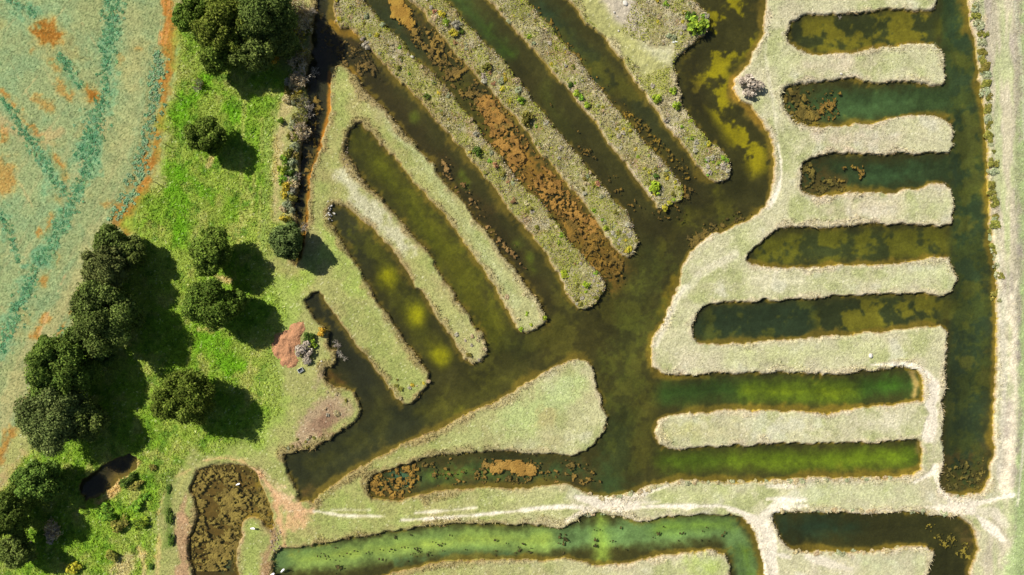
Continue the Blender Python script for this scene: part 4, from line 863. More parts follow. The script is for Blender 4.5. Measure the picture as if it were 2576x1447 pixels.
def oak(px, py, r, label, seed, cols=OAK, hc=None, hs=None, group='broad evergreen oaks', extra=()):
    R = r/PX; hc = min(5.0, 0.95*R+0.6); hs = hs or hc-0.2
    x, y = AT(px, py, hc); z0 = float(ground_z(np.array([x]), np.array([y]))[0])
    root = empty('oak_tree', (x, y, z0), label, 'tree', group)
    n = int(4500+1700*R*R)
    cols = [(a*0.95, b_*1.05, g*0.75) for a, b_, g in cols]
    V, F, c, cen = crown_mesh('crown', R*1.14, hs*1.02, seed, n, cols, 0.17, int(48+14*R), big=True)
    V = V+np.array([0, 0, hc])
    parts = [(V, F, c)]
    for (ex, ey, er, eh) in extra:
        V2, F2, c2, _ = crown_mesh('crown', er/PX, er/PX*0.85, seed+77, int(2200+1500*(er/PX)**2), cols, 0.19, 34, big=True)
        parts.append((V2+np.array([ex/PX, -ey/PX, eh]), F2, c2))
    V, F, c = join(parts)
    add('crown', mesh_data('crown', V, F, c, False), M_LEAF, root)
    rng = random.Random(seed); segs = []
    tr = 0.10+0.045*R; top = np.array([0.15*rng.uniform(-1, 1), 0.15*rng.uniform(-1, 1), hc*0.42])
    segs.append(((0, 0, -0.25), (0, 0, 0.1), tr*1.5, tr*1.1)); segs.append(((0, 0, 0.1), tuple(top), tr*1.1, tr*0.85))
    for q in cen[:: max(1, len(cen)//9)]:
        e = q+np.array([0, 0, hc]); m = top+(e-top)*0.5+np.array([0, 0, 0.25])
        segs.append((tuple(top), tuple(m), tr*0.55, tr*0.33)); segs.append((tuple(m), tuple(e), tr*0.33, tr*0.1))
    V, F = tubes(segs, 7)
    add('trunk', mesh_data('trunk', V, F, None, True), M_BARK, root)
    return root
oak(505, 20, 46, 'olive-green evergreen oak at the top edge, leftmost of the shady clump', 1, OAK)
oak(575, 60, 74, 'large rounded evergreen oak in the middle of the top clump', 2, OAK, hc=6.5)
oak(665, 30, 78, 'large dark evergreen oak at the top edge beside the bare ditch shrubs', 3, OAK_D, hc=6.6)
oak(640, 125, 52, 'evergreen oak at the lower right of the top clump, half in shade', 4, OAK_D, hc=5.4)
oak(548, 148, 46, 'evergreen oak hanging over the meadow at the foot of the top clump', 21, OAK)
oak(703, 105, 46, 'shaded evergreen oak between the top clump and the ditch thicket', 22, OAK_D)
oak(470, 45, 34, 'smallest evergreen oak at the field corner of the top clump', 23, OAK)
oak(518, 345, 46, 'lone small round evergreen oak in the upper meadow', 5, OAK)
oak(283, 610, 46, 'evergreen oak at the field edge, northernmost of the field-side row', 6, OAK_D, hc=5.4)
oak(330, 632, 40, 'smaller shaded evergreen oak just right of the northernmost field-side oak', 7, OAK_D, hc=4.4)
oak(268, 675, 62, 'broad evergreen oak with grey-green clumps, second in the field-side row', 8, OAK_G, hc=6.0)
oak(532, 630, 58, 'round evergreen oak in the meadow, upper of the central pair', 9, OAK)
oak(533, 765, 66, 'round evergreen oak in the meadow, lower of the central pair', 10, OAK, extra=((52, -8, 34, 3.4),))
oak(720, 603, 46, 'grey-green oak standing over the lower end of the ditch', 11, OAK_G, hc=4.2)
oak(262, 795, 86, 'very broad dark evergreen oak in the middle of the field-side row', 12, OAK_D, hc=6.4)
oak(265, 893, 26, 'small evergreen oak in the gap below the broad dark oak', 13, OAK_D, hc=3.2)
oak(160, 925, 78, 'large mid-green oak with a lobed crown, lower in the field-side row', 14, OAK_L, hc=6.6, extra=((-38, -42, 40, 5.0),))
oak(135, 1040, 84, 'huge grey-green oak at the lower end of the field-side row', 15, OAK_G, hc=6.4)
oak(222, 1055, 50, 'dark oak half hidden in shade beside the huge grey-green oak', 16, OAK_D, hc=4.8)
oak(198, 858, 40, 'small dark oak filling the gap in the field-side row', 24, OAK_D)
oak(462, 1000, 68, 'broad oak alone in the lower meadow with a pale side bush', 17, OAK, hc=5.4, extra=((-60, 18, 34, 1.8),))
oak(105, 1208, 56, 'rounded green oak beside the small dark pond', 18, OAK_L, hc=5.2)
oak(20, 1285, 66, 'dark green oak cut by the left edge near the bottom', 19, OAK_L, hc=6.4)
oak(40, 1385, 44, 'shaded oak in the bottom left corner', 20, OAK_D, hc=4.6)

# ---- shrub prototypes (unit radius), shared mesh data
for _k in ():
    pass
def shrub_proto(name, seed, cols, n=260, leaf=0.17, lobes=9, hs=0.75):
    V, F, c, _ = crown_mesh(name, 1.0, hs, seed, n, cols, leaf, lobes)
    V = V+np.array([0, 0, hs*0.62])
    return mesh_data(name, V, F, c, False)
PAL = {
 'green': [ALB(112, 148, 46), ALB(140, 170, 52), ALB(96, 130, 44)],
 'bright': [ALB(146, 168, 46), ALB(126, 156, 44), ALB(164, 176, 62)],
 'yellow': [ALB(190, 178, 56), ALB(170, 166, 54), ALB(206, 186, 70)],
 'olive': [ALB(134, 130, 56), ALB(150, 142, 70), ALB(112, 114, 50)],
 'dark': [ALB(80, 104, 38), ALB(96, 122, 44), ALB(66, 88, 36)],
 'grey': [ALB(184, 176, 154), ALB(156, 148, 126), ALB(202, 196, 174)],
 'straw': [ALB(200, 182, 136), ALB(214, 198, 158), ALB(176, 158, 112)],
 'sage': [ALB(164, 170, 130), ALB(184, 188, 152), ALB(140, 148, 104)],
 'rust': [ALB(170, 124, 88), ALB(150, 112, 80), ALB(190, 146, 110)],
 'lilac': [ALB(178, 164, 146), ALB(154, 142, 126), ALB(196, 184, 166)],
 'amber': [ALB(214, 150, 50), ALB(196, 146, 54), ALB(226, 170, 70)],
}
PAL = {k: [tuple(min(0.62, v*1.45) for v in c) for c in cs] for k, cs in PAL.items()}
PROTO = {}
for i, (k, c) in enumerate(PAL.items()):
    fine = k in ('grey', 'straw', 'sage', 'lilac', 'rust')
    PROTO[k] = [shrub_proto('shrub', 300+i*7+j, c, 420 if fine else 320, 0.13 if fine else 0.16, 12) for j in range(3)]
    for me in PROTO[k]: me.materials.append(M_SHRUB)
def shrub(px, py, r, kind, label, group=None, name='shrub', cat='shrub', sx=1.0, sy=1.0, h=1.0, rz=None):
    R = r/PX
    x, y = AT(px, py, 0.45*R)
    o = bpy.data.objects.new(name, random.choice(PROTO[kind])); COL.objects.link(o)
    z = float(ground_z(np.array([x]), np.array([y]))[0])
    o.location = (x, y, max(z, WL)-0.05); o.scale = (R*sx, R*sy, R*h); o.rotation_euler = (0, 0, random.uniform(0, 6.28) if rz is None else rz)
    return tag(o, label, cat, group)

# shrubs that stand out one by one
for a in ((1200, 381, 15, 'dark', 'dark green round bush on the leftmost scrub bank', 0.9), (1325, 297, 19, 'olive', 'large olive dome-shaped bush on the second scrub bank', 1.0),
          (1310, 250, 12, 'green', 'small green and rust bush above the olive dome on the second scrub bank', 0.9), (1475, 716, 11, 'bright', 'bright green bush near the tip of the leftmost scrub bank', 0.9),
          (1421, 690, 13, 'bright', 'bright green patch-like bush left of the tip bush on the leftmost scrub bank', 0.6), (1524, 574, 9, 'bright', 'vivid lime bush on the lower second scrub bank', 0.9),
          (1752, 62, 27, 'green', 'big deep green bush at the water edge of the lawn-headed bank', 0.9), (1735, 40, 16, 'dark', 'dark bush above the big green bush on the lawn-headed bank', 0.9),
          (1703, 266, 14, 'bright', 'rounded lime bush at the lagoon edge of the rightmost scrub bank', 0.9), (1652, 248, 15, 'bright', 'upright lime bush at mid rightmost scrub bank', 0.9),
          (1693, 226, 12, 'bright', 'lime bush above the two others on the rightmost scrub bank', 0.9), (1650, 443, 9, 'dark', 'small dark green bush near the tip of the third scrub bank', 0.9),
          (1648, 472, 19, 'bright', 'large lime bush at the tip of the third scrub bank', 0.8), (1672, 523, 10, 'yellow', 'yellow tuft at the very tip of the third scrub bank', 0.8),
          (1885, 213, 34, 'lilac', 'big round grey-lilac bush at the edge of the yellow lagoon', 0.8), (762, 882, 26, 'lilac', 'grey-lilac bush beside the orange spoil heap', 0.9),
          (776, 850, 17, 'dark', 'dark green bush above the grey-lilac bush by the spoil heap', 0.9), (786, 862, 13, 'green', 'green bush between spoil heap and bay', 0.9),
          (808, 836, 14, 'amber', 'orange autumn bush on the bay edge by the spoil heap', 1.0), (770, 905, 16, 'grey', 'low grey bush below the grey-lilac bush by the spoil heap', 0.8),
          (1435, 214, 8, 'dark', 'dark green bush on the third scrub bank beside the channel', 0.9), (1452, 234, 11, 'bright', 'lime bush on the upper middle third scrub bank', 0.8),
          (1463, 246, 10, 'green', 'green bush beside the lime one on the upper middle third scrub bank', 0.8), (1478, 262, 10, 'bright', 'lime bush lower on the middle third scrub bank', 0.8),
          (1112, 34, 12, 'yellow', 'yellow-green bush at the top of the second scrub bank', 0.8), (1122, 55, 13, 'bright', 'lime bush below the yellow-green one on the second scrub bank', 0.8),
          (1147, 62, 14, 'grey', 'grey twiggy bush near the top of the second scrub bank', 0.9), (1140, 82, 13, 'yellow', 'yellow bush under the grey twiggy one on the second scrub bank', 0.8),
          (1160, 78, 9, 'dark', 'dark bush right of the yellow bush on the second scrub bank', 0.8), (1224, 168, 14, 'olive', 'olive bush on the upper second scrub bank', 0.8),
          (690, 151, 14, 'amber', 'small yellow autumn bush in the shade of the top clump', 1.0), (1292, 505, 9, 'rust', 'rusty brown bush on the middle leftmost scrub bank', 0.9),
          (1245, 417, 10, 'rust', 'rusty bush casting a dark shadow on the leftmost scrub bank', 1.0), (1265, 438, 9, 'olive', 'olive bush below the rusty one on the leftmost scrub bank', 0.9),
          (920, 112, 14, 'grey', 'pale grey tuft on the ditch side of the leftmost scrub bank', 0.8), (912, 96, 7, 'lilac', 'small lilac-grey tuft above the pale one on the leftmost scrub bank', 0.8)):
    shrub(a[0], a[1], a[2], a[3], a[4], h=a[5])
# low bushes in the bottom-left rough
for a in ((318, 1208, 20, 'dark', 'dark green elongated bush above the rubble bank of the small pond', 1.5, 0.7, 0.62), (338, 1225, 17, 'olive', 'olive elongated bush below the dark one near the small pond', 1.5, 0.7, 0.62),
          (345, 1275, 20, 'green', 'upper green bush of the tall pair in the rough grass', 0.9, 1.1, 1.5), (348, 1318, 24, 'green', 'lower green bush of the tall pair in the rough grass', 0.8, 1.3, 1.5),
          (300, 1320, 24, 'olive', 'brownish bramble patch in the rough grass', 1.0, 1.0, 0.0), (265, 1300, 24, 'green', 'green bramble patch left of the brownish one', 1.0, 0.9, 0.0),
          (262, 1275, 16, 'green', 'small bramble patch near the lower end of the small pond', 1.2, 0.8, 0.0), (382, 1177, 12, 'olive', 'small bush at the right end of the small pond', 1.0, 1.0, 0.0),
          (366, 1250, 14, 'green', 'small bush beside the wheel tracks in the rough grass', 1.0, 1.0, 0.0), (208, 1288, 13, 'green', 'light green bush in the shade below the small pond', 1.2, 0.8, 0.0),
          (285, 1400, 22, 'olive', 'low bramble patch near the bottom edge', 1.0, 0.9, 0.0), (380, 1425, 8, 'dark', 'small dark bush by the track at the bottom edge', 0.8, 1.4, 0.0),
          (424, 1230, 8, 'dark', 'topmost of the dark rush clumps left of the brown pond', 1.0, 1.8, 0.0), (426, 1300, 13, 'dark', 'middle dark rush clump left of the brown pond', 0.8, 1.8, 0.0),
          (430, 1358, 12, 'dark', 'lowest dark rush clump left of the brown pond', 0.8, 1.7, 0.0), (182, 1428, 22, 'yellow', 'yellowish bush at the bottom edge under the shaded oaks', 1.0, 0.9, 0.0),
          (128, 1345, 26, 'lilac', 'grey leafless-looking bush in deep shade at bottom left', 1.0, 1.0, 0.0), (300, 722, 9, 'bright', 'small lime bush in the gap of the field-side oaks', 1.0, 1.0, 0.0)):
    shrub(a[0], a[1], a[2], a[3], a[4], sx=a[5], sy=a[6], rz=a[7], h=0.7)
# hedge along the ditch
for i, (x, y, r, k) in enumerate(((728, 385, 16, 'olive'), (718, 402, 15, 'green'), (735, 408, 14, 'sage'), (710, 425, 15, 'bright'), (728, 432, 15, 'dark'), (738, 450, 12, 'sage'), (712, 452, 14, 'green'), (722, 470, 15, 'yellow'),
        (738, 478, 11, 'grey'), (716, 490, 14, 'yellow'), (735, 500, 13, 'olive'), (722, 515, 12, 'sage'), (733, 530, 12, 'sage'), (714, 548, 13, 'yellow'), (730, 552, 9, 'olive'), (745, 372, 14, 'sage'),
        (722, 250, 13, 'straw'), (706, 306, 11, 'green'), (735, 320, 12, 'sage'), (745, 345, 13, 'olive'), (750, 230, 12, 'yellow'), (728, 345, 10, 'olive'))):
    shrub(x, y, r, k, 'leafy shrub in the hedge between the meadow and the narrow ditch', 'hedge shrubs along the ditch', 'hedge_shrub', h=1.25)
for k in range(34):
    t = random.random(); y = 20+530*t; xm = np.interp(y, [0, 120, 230, 300, 380, 450, 560], [752, 742, 738, 735, 735, 728, 724])
    shrub(xm+random.gauss(0, 9), y, random.uniform(9, 15), random.choice(['sage', 'grey', 'olive', 'straw', 'sage', 'green'] if y > 230 else ['grey', 'sage', 'olive', 'grey']), 'leafy shrub in the hedge between the meadow and the narrow ditch', 'hedge shrubs along the ditch', 'hedge_shrub', h=1.1)
# row on the right-hand embankment
rowR = [(2453, 18, 11, 'olive'), (2458, 40, 13, 'olive'), (2462, 62, 13, 'sage'), (2466, 82, 9, 'olive'), (2472, 105, 12, 'olive'), (2476, 128, 10, 'sage'), (2474, 148, 11, 'olive'), (2480, 170, 12, 'olive'), (2486, 185, 10, 'sage'),
        (2483, 212, 13, 'sage'), (2481, 232, 12, 'olive'), (2489, 268, 13, 'sage'), (2488, 300, 12, 'sage'), (2490, 312, 9, 'green'), (2493, 342, 13, 'sage'), (2500, 410, 14, 'green'), (2500, 430, 11, 'sage'), (2501, 466, 11, 'green'), (2498, 482, 9, 'green'),
        (2502, 507, 12, 'sage'), (2506, 567, 13, 'sage'), (2501, 580, 9, 'olive'), (2502, 600, 9, 'grey'), (2508, 620, 10, 'sage'), (2512, 668, 10, 'sage'), (2516, 740, 11, 'sage'), (2483, 86, 9, 'green')]
for k in range(46):
    y = random.uniform(0, 760); rowR.append((np.interp(y, [0, 100, 200, 300, 400, 500, 600, 760], [2452, 2466, 2482, 2489, 2498, 2501, 2505, 2516])+random.gauss(2, 3), y, random.uniform(4, 8), random.choice(('olive', 'sage'))))
for i, (x, y, r, k) in enumerate(rowR):
    shrub(x+random.uniform(-2, 2), y, r*1.25, random.choice(['sage', 'olive', 'olive']) if k != 'green' else 'olive', 'rounded sage-green shrub in the row along the canal side of the right embankment', 'shrubs along the right embankment', 'bank_shrub', h=0.38, sx=random.uniform(.8, 1.2), sy=random.uniform(.9, 1.4))
# cushions along the broken lower edges of the right-hand banks
def along(poly_pts, spacing):
    out = []; P = [np.array(p, float) for p in poly_pts]
    for a, b in zip(P[:-1], P[1:]):
        n = max(1, int(np.linalg.norm(b-a)/spacing))
        for i in range(n): out.append(a+(b-a)*(i+random.random()*0.6)/n)
    return out
for pts, lab in ((PL("1960,1285 2020,1287 2122,1284 2219,1287 2332,1287 2412,1297"), 'pale grass cushion on the upper rim of the bottom right pond'),
                 (PL("2380,1244 2419,1250 2469,1248"), 'pale cushion at the foot of the right-hand canal'),
                 (PL("1470,1246 1513,1254 1550,1251 1608,1239 1663,1220"), 'pale grass cushion where the lake meets the chalk neck'),
                 (PL("1470,1300 1513,1294 1543,1300 1583,1308"), 'pale grass cushion on the canal rim under the chalk neck'),
                 (PL("1992,1390 2082,1394 2182,1392 2294,1379"), 'pale grass cushion on the lower rim of the bottom right pond'),
                 (PL("1700,1215 1800,1215 1982,1213 2127,1208 2257,1204"), 'pale grass cushion along the rim below the lower bright green channel')):
    for p in along(pts, 17):
        shrub(p[0]+random.gauss(0, 3), p[1]+random.gauss(0, 1.2), random.uniform(4.5, 9), random.choice(['sage', 'straw', 'straw']), lab, lab.replace('pale grass cushion', 'cushions').replace('pale cushion', 'cushions'), 'grass_cushion', 'grass tuft', h=0.4, sx=random.uniform(.8, 1.3))
# scattered scrub on the four banks
def scatter(poly, n, kinds, rr, label, group, inset=0.25, seed=0, clump=None):
    rng = random.Random(seed)
    P = np.array([G(*p) for p in poly]); key = None
    x0, y0 = P.min(0); x1, y1 = P.max(0); y1 = min(y1, 47.5)
    k = 0; tries = 0; ks, ws = zip(*kinds)
    while k < n and tries < n*60:
        tries += 1
        x = rng.uniform(x0, x1); y = rng.uniform(y0, y1)
        r, c = rc(np.array([x]), np.array([y])); r = r[0]; c = c[0]
        if D[r, c] > -inset: continue
        if clump is not None and not clump(r, c): continue
        px, py = x*PX+1288, 723.5-y*PX
        kd = rng.choices(ks, ws)[0]
        shrub(px, py, rng.uniform(*rr)*(1.25 if rng.random() < 0.12 else 1), kd, '%s %s' % (COLN[kd], label), '%s shrubs, %s' % (kd, group), 'scrub_shrub', h=rng.uniform(0.5, 0.85))
        k += 1
COLN = {'green': 'small mid-green shrub', 'bright': 'small lime-green shrub', 'yellow': 'small yellowish shrub', 'olive': 'small olive shrub', 'dark': 'small dark green shrub', 'grey': 'small silver-grey shrub', 'straw': 'straw-coloured grass tussock',
        'sage': 'pale sage tussock', 'rust': 'small rust-brown shrub', 'lilac': 'small lilac-grey shrub', 'amber': 'small amber shrub'}
FA = FD['A']; FB = FD['B']; FC = FD['C']; FDD = FD['D']
scatter(FINGER_A, 70, [('olive', 3), ('green', 2.2), ('yellow', 2), ('straw', 4), ('sage', 3), ('grey', 2), ('rust', .7), ('dark', 1)], (4, 8.5), 'on the leftmost scrub bank', 'leftmost scrub bank', 0.2, 1, lambda r, c: FA[r, c] > 0.15)
scatter(FINGER_B, 75, [('olive', 2.4), ('green', 1.6), ('yellow', 2), ('straw', 4), ('sage', 3), ('grey', 3), ('rust', 1.0), ('lilac', .6)], (4, 9), 'on the second scrub bank', 'second scrub bank', 0.2, 2, lambda r, c: FB[r, c] > 0.15)
scatter(FINGER_C, 60, [('olive', 2), ('bright', 1.4), ('yellow', 2.4), ('straw', 4), ('sage', 3), ('grey', 3), ('lilac', .6)], (4, 8), 'on the third scrub bank', 'third scrub bank', 0.2, 3, lambda r, c: FC[r, c] > 0.15)
scatter(FINGER_D, 48, [('green', 1.6), ('bright', 2.2), ('yellow', 1), ('straw', 2.4), ('sage', 4), ('grey', 4.5)], (4, 9), 'on the rightmost scrub bank', 'rightmost scrub bank', 0.2, 4, lambda r, c: FDD[r, c] > 0.15 and (PYY[r, c] > 205 or (PXX[r, c] > 1655 and PYY[r, c] < 105)))
for nm, poly, n, kinds, lab in (('t6', PL('1770,385 1820,380 1842,425 1825,456 1790,448'), 16, [('grey', 3), ('green', 2), ('bright', 2)], 'crowding the tip of the rightmost scrub bank'),
                         ('t7', PL('1630,430 1690,440 1716,480 1690,510 1660,515'), 14, [('yellow', 2), ('bright', 2), ('olive', 2)], 'crowding the tip of the third scrub bank'),
                         ('t8', PL('1450,690 1510,700 1517,740 1480,776 1450,760'), 14, [('grey', 2), ('bright', 1), ('olive', 2)], 'crowding the tip of the leftmost scrub bank'),
                         ('t9', PL('1560,560 1598,580 1600,620 1575,640 1550,620'), 12, [('grey', 2), ('yellow', 1), ('olive', 2)], 'crowding the tip of the second scrub bank'),
                         ('t1', PL("1000,960 1080,940 1078,1000 1030,1022 990,1000"), 9, [('straw', 2), ('yellow', 2), ('olive', 2), ('grey', 1)], 'at the tip of the shortest grassy bank'),
                         ('t2', PL("1140,820 1200,810 1228,870 1220,910 1180,918 1150,880"), 12, [('straw', 3), ('grey', 3), ('olive', 2), ('lilac', 1)], 'at the tip of the pale second finger bank'),
                         ('t3', PL("1260,720 1330,720 1376,800 1350,832 1310,836 1280,790"), 8, [('yellow', 2), ('bright', 1.5), ('straw', 2)], 'at the tip of the finger bank left of the scrub banks'),
                         ('t4', PL("810,960 870,975 905,1030 880,1050 850,1000"), 6, [('straw', 2), ('olive', 2), ('grey', 1)], 'on the bare point below the spoil heap'),
                         ('t5', PL("725,1090 800,1080 800,1120 730,1135"), 8, [('straw', 2), ('olive', 2), ('sage', 2)], 'at the corner of the bare ground above the dark bay')):
    scatter(poly, n, kinds, (4, 7.5), lab, lab[3:] if lab.startswith('at ') else lab, 0.1, hash(nm) % 99 if False else len(nm)+n)

# ------------------------------------------------------------------ leafless shrubs and small trees
def bare_mesh(seed, R=1.0, H=1.0, stems=7, cols=((0.38, 0.34, 0.27), (0.50, 0.46, 0.38), (0.28, 0.23, 0.17)), leaves=None, nleaf=0):
    rng = random.Random(seed); segs = []; tips = []
    def grow(p, d, L, r, lev):
        d = d+Vector((rng.gauss(0, .25), rng.gauss(0, .25), rng.gauss(0, .2))); d.normalize()
        e = p+d*L; segs.append((tuple(p), tuple(e), r, r*0.62))
        if lev == 0: tips.append(tuple(e)); return
        for _ in range(rng.choice((2, 3, 3))):
            nd = (d+Vector((rng.gauss(0, .6), rng.gauss(0, .6), rng.gauss(0.05, .45)))).normalized()
            grow(p+d*L*rng.uniform(.55, 1.0), nd, L*rng.uniform(.55, .85), r*0.6, lev-1)
    for i in range(stems):
        a = 6.28*i/stems+rng.uniform(-.4, .4)
        grow(Vector((0.06*math.cos(a), 0.06*math.sin(a), 0)), Vector((math.cos(a)*rng.uniform(.3, 1), math.sin(a)*rng.uniform(.3, 1), rng.uniform(.5, 1.1))).normalized(), 0.46, 0.045, 3)
    V, F = tubes(segs, 3)
    n = np.array([rng.random() for _ in segs]); c = np.array(cols)[(n*len(cols)).astype(int)]
    return V, F, np.repeat(c, 6, axis=0), np.array(tips)
TWIGS = []
for j in range(4):
    V, F, c, tips = bare_mesh(500+j)
    me = mesh_data('twigs', V, F, c, False); me.materials.append(M_TWIG); TWIGS.append((me, tips))
TWL = []
for j, pal in enumerate(('yellow', 'straw', 'olive')):
    rng = np.random.default_rng(600+j); tips = TWIGS[j][1]
    P = np.repeat(tips, 3, axis=0)+rng.normal(size=(len(tips)*3, 3))*0.06
    V, F = quads_at(P, unit(len(P), rng), 0.05+0.04*rng.random(len(P)), 0.8, rng)
    c = np.array(PAL[pal])[rng.integers(0, 3, len(P))]
    me = mesh_data('leaves', V, F, np.repeat(c, 4, axis=0), False); me.materials.append(M_SHRUB); TWL.append(me)
def bare(px, py, r, label, j=0, leaf=None, h=None, name='bare_shrub', group=None, cat='shrub'):
    R = r/PX; h = h or R*1.2
    x, y = AT(px, py, h*0.5); z = float(ground_z(np.array([x]), np.array([y]))[0])
    root = empty(name, (x, y, max(z, WL)-0.05), label, cat, group, random.uniform(0, 6.28))
    for nm, me in [('branches', TWIGS[leaf if leaf is not None else j][0])]+([('leaves', TWL[leaf])] if leaf is not None else []):
        o = bpy.data.objects.new(nm, me); COL.objects.link(o); o.parent = root; o.scale = (R, R, h)
    return root
for i, (x, y, r, lf, lab) in enumerate(((752, 12, 26, 1, 'silvery leafless shrub at the top edge over the ditch'), (778, 30, 22, None, 'bare grey shrub leaning over the ditch near the top edge'), (768, 60, 26, 1, 'bare shrub above the ochre thicket on the ditch'),
        (735, 92, 36, 0, 'ochre half-leafless thicket top beside the ditch'), (745, 125, 40, 2, 'large ochre half-leafless thicket on the ditch side'), (722, 118, 26, 0, 'ochre twiggy shrub on the meadow side of the thicket'), (752, 158, 28, 1, 'silvery shrub under the ochre thicket'),
        (760, 185, 30, None, 'bare pale-branched shrub midway down the ditch'), (790, 178, 18, None, 'small white-branched dead shrub in the ditch'), (750, 205, 26, 1, 'grey leafless shrub below the white-branched one'),
        (765, 262, 26, None, 'dead pale shrub sprawling over the ditch below the oak shadow'), (775, 278, 24, None, 'second dead pale shrub sprawling over the ditch'), (752, 290, 22, 2, 'half-leafless shrub on the ditch slope'),
        (758, 318, 24, None, 'bare shrub with shadow falling across the grassy bank'), (765, 340, 18, None, 'small bare shrub at the foot of the dead thicket'),
        (496, 214, 20, None, 'leafless bush alone at the top of the meadow with a long shadow'), (748, 440, 13, None, 'small bare shrub at the hedge edge of the ditch'), (755, 575, 18, None, 'bare twigs beside the oak at the lower ditch end'), (765, 565, 13, None, 'small dead shrub at the lower ditch end'),
        (500, 208, 16, 2, 'twiggy bush touching the lone leafless bush in the meadow'), (135, 1335, 30, 1, 'leafless grey tree top in the shade at bottom left'))):
    bare(x, y, r, lab, i % 4, lf, h=(1.8*r/PX if i == 15 else None))
for k in range(16):
    y = random.uniform(10, 345); x = np.interp(y, [0, 100, 200, 345], [758, 748, 752, 748])+random.gauss(0, 10)
    bare(x, y, random.uniform(17, 26), 'half-leafless shrub in the tangled thicket along the upper ditch', k % 4, random.choice((1, 2, 2, 1)), group='thicket shrubs along the upper ditch')
# dead branches lying in the bay
for i, (x, y, r, rz) in enumerate(((845, 868, 15, 0.3), (853, 892, 15, 2.0), (866, 903, 9, 4.0))):
    b = bare(x, y, r, ['dead branch lying in the bay water, upper one', 'dead branch lying in the bay water, lower one', 'broken end of dead branch furthest into the bay'][i], i, None, h=0.35*r/PX, name='dead_branch', cat='branch')
bare(2116, 41, 7, 'white dead branch at the rim of the first right-hand bay', 2, None, h=0.2, name='dead_branch', cat='branch')
bare(1672, 98, 14, 'pale fallen branches below the bushes of the lawn-headed bank', 3, None, h=0.2, name='dead_branch', cat='branch')

# ------------------------------------------------------------------ crop plants
def rosette(seed, n=9):
    rng = np.random.default_rng(seed); Vs, Fs = [], []
    for i in range(n):
        a = 2*math.pi*i/n+rng.uniform(-.3, .3); L = rng.uniform(.6, 1.1); w = L*0.24; up = rng.uniform(.15, .55)
        d = np.array([math.cos(a), math.sin(a), 0]); s = np.array([-d[1], d[0], 0])
        p0 = d*0.05; p1 = d*L*0.55+np.array([0, 0, up]); p2 = d*L+np.array([0, 0, up*0.7])
        b = len(Vs)
        Vs += [p0+np.array([0, 0, .05]), p1-s*w, p2, p1+s*w]; Fs.append([b, b+1, b+2, b+3])
    return np.array(Vs), np.array(Fs)
CROPC = [ALB(124, 178, 122), ALB(156, 194, 144), ALB(100, 152, 100), ALB(184, 208, 162)]
CP = []
for j in range(5):
    V, F = rosette(700+j); rng = np.random.default_rng(j)
    c = np.array(CROPC)[rng.integers(0, 4, len(F))]*(0.85+0.3*rng.random((len(F), 1)))
    me = mesh_data('crop_plant', V, F, np.repeat(c, 4, axis=0)); me.materials.append(M_CROP); CP.append(me)
edge_row = TEALB[-1]
cnt = 0
for k in range(4000):
    if cnt >= 290: break
    i = random.randrange(len(edge_row)-1); t = random.random()
    x = edge_row[i][0]*(1-t)+edge_row[i+1][0]*t; y = edge_row[i][1]*(1-t)+edge_row[i+1][1]*t
    u = random.random()
    x += random.uniform(-1.0, 1.2)*(edge_row[i][2]) if u < 0.8 else random.uniform(8, 34)
    gx_, gy_ = G(x, y)
    o = bpy.data.objects.new('crop_plant', random.choice(CP)); COL.objects.link(o)
    s = random.uniform(.18, .44)
    o.location = (gx_, gy_, float(ground_z(np.array([gx_]), np.array([gy_]))[0])); o.scale = (s, s, s*0.8); o.rotation_euler = (0, 0, random.uniform(0, 6.28))
    tag(o, 'blue-green leafy crop plant in the row along the orange headland', 'plant', 'crop plants along the headland'); cnt += 1
def rosette_stuff(pts, sizes, cols, name, label):
    parts = []
    V0 = [rosette(800+j, 6) for j in range(6)]
    pick = RNG.integers(0, 6, len(pts)); ang = RNG.random(len(pts))*6.28
    for j in range(6):
        m = pick == j
        if not m.any(): continue
        V, F = V0[j]; p = pts[m]; a = ang[m]; s = sizes[m]
        ca, sa = np.cos(a)[:, None], np.sin(a)[:, None]
        X = (V[None, :, 0]*ca-V[None, :, 1]*sa)*s[:, None]+p[:, 0:1]; Y = (V[None, :, 0]*sa+V[None, :, 1]*ca)*s[:, None]+p[:, 1:2]
        Zz = V[None, :, 2]*s[:, None]*0.8+p[:, 2:3]
        VV_ = np.stack([X, Y, Zz], -1).reshape(-1, 3); FF = (F[None]+(np.arange(len(p))*len(V))[:, None, None]).reshape(-1, 4)
        parts.append((VV_, FF, np.repeat(cols[m], len(V), axis=0)))
    V, F, c = join(parts)
    return add(name, mesh_data(name, V, F, c), M_CROP, label=label, kind='stuff')
pl = []
for b in TEALB[:-1]:
    for (x0, y0, w0), (x1, y1, w1) in zip(b[:-1], b[1:]):
        L = math.hypot(x1-x0, y1-y0); n = int(L*(w0+w1)/PX/PX*7)
        t = RNG.random(n); u = RNG.normal(size=n)*0.6
        nx, ny = -(y1-y0)/L, (x1-x0)/L; w = w0+(w1-w0)*t
        pl.append(np.stack([x0+(x1-x0)*t+nx*u*w, y0+(y1-y0)*t+ny*u*w], -1))
pl = np.concatenate(pl); gxy = np.stack([(pl[:, 0]-1288)/PX, (723.5-pl[:, 1])/PX], -1)
pts = np.concatenate([gxy, ground_z(gxy[:, 0], gxy[:, 1])[:, None]], 1)
cl = np.array([ALB(100, 160, 116), ALB(84, 144, 100), ALB(128, 178, 136), ALB(116, 166, 112)])[RNG.integers(0, 4, len(pts))]*1.15*(0.75+0.5*RNG.random((len(pts), 1)))
rosette_stuff(pts, 0.16+0.22*RNG.random(len(pts)), cl, 'crop_bands', 'lusher teal bands of leafy crop winding through the field')
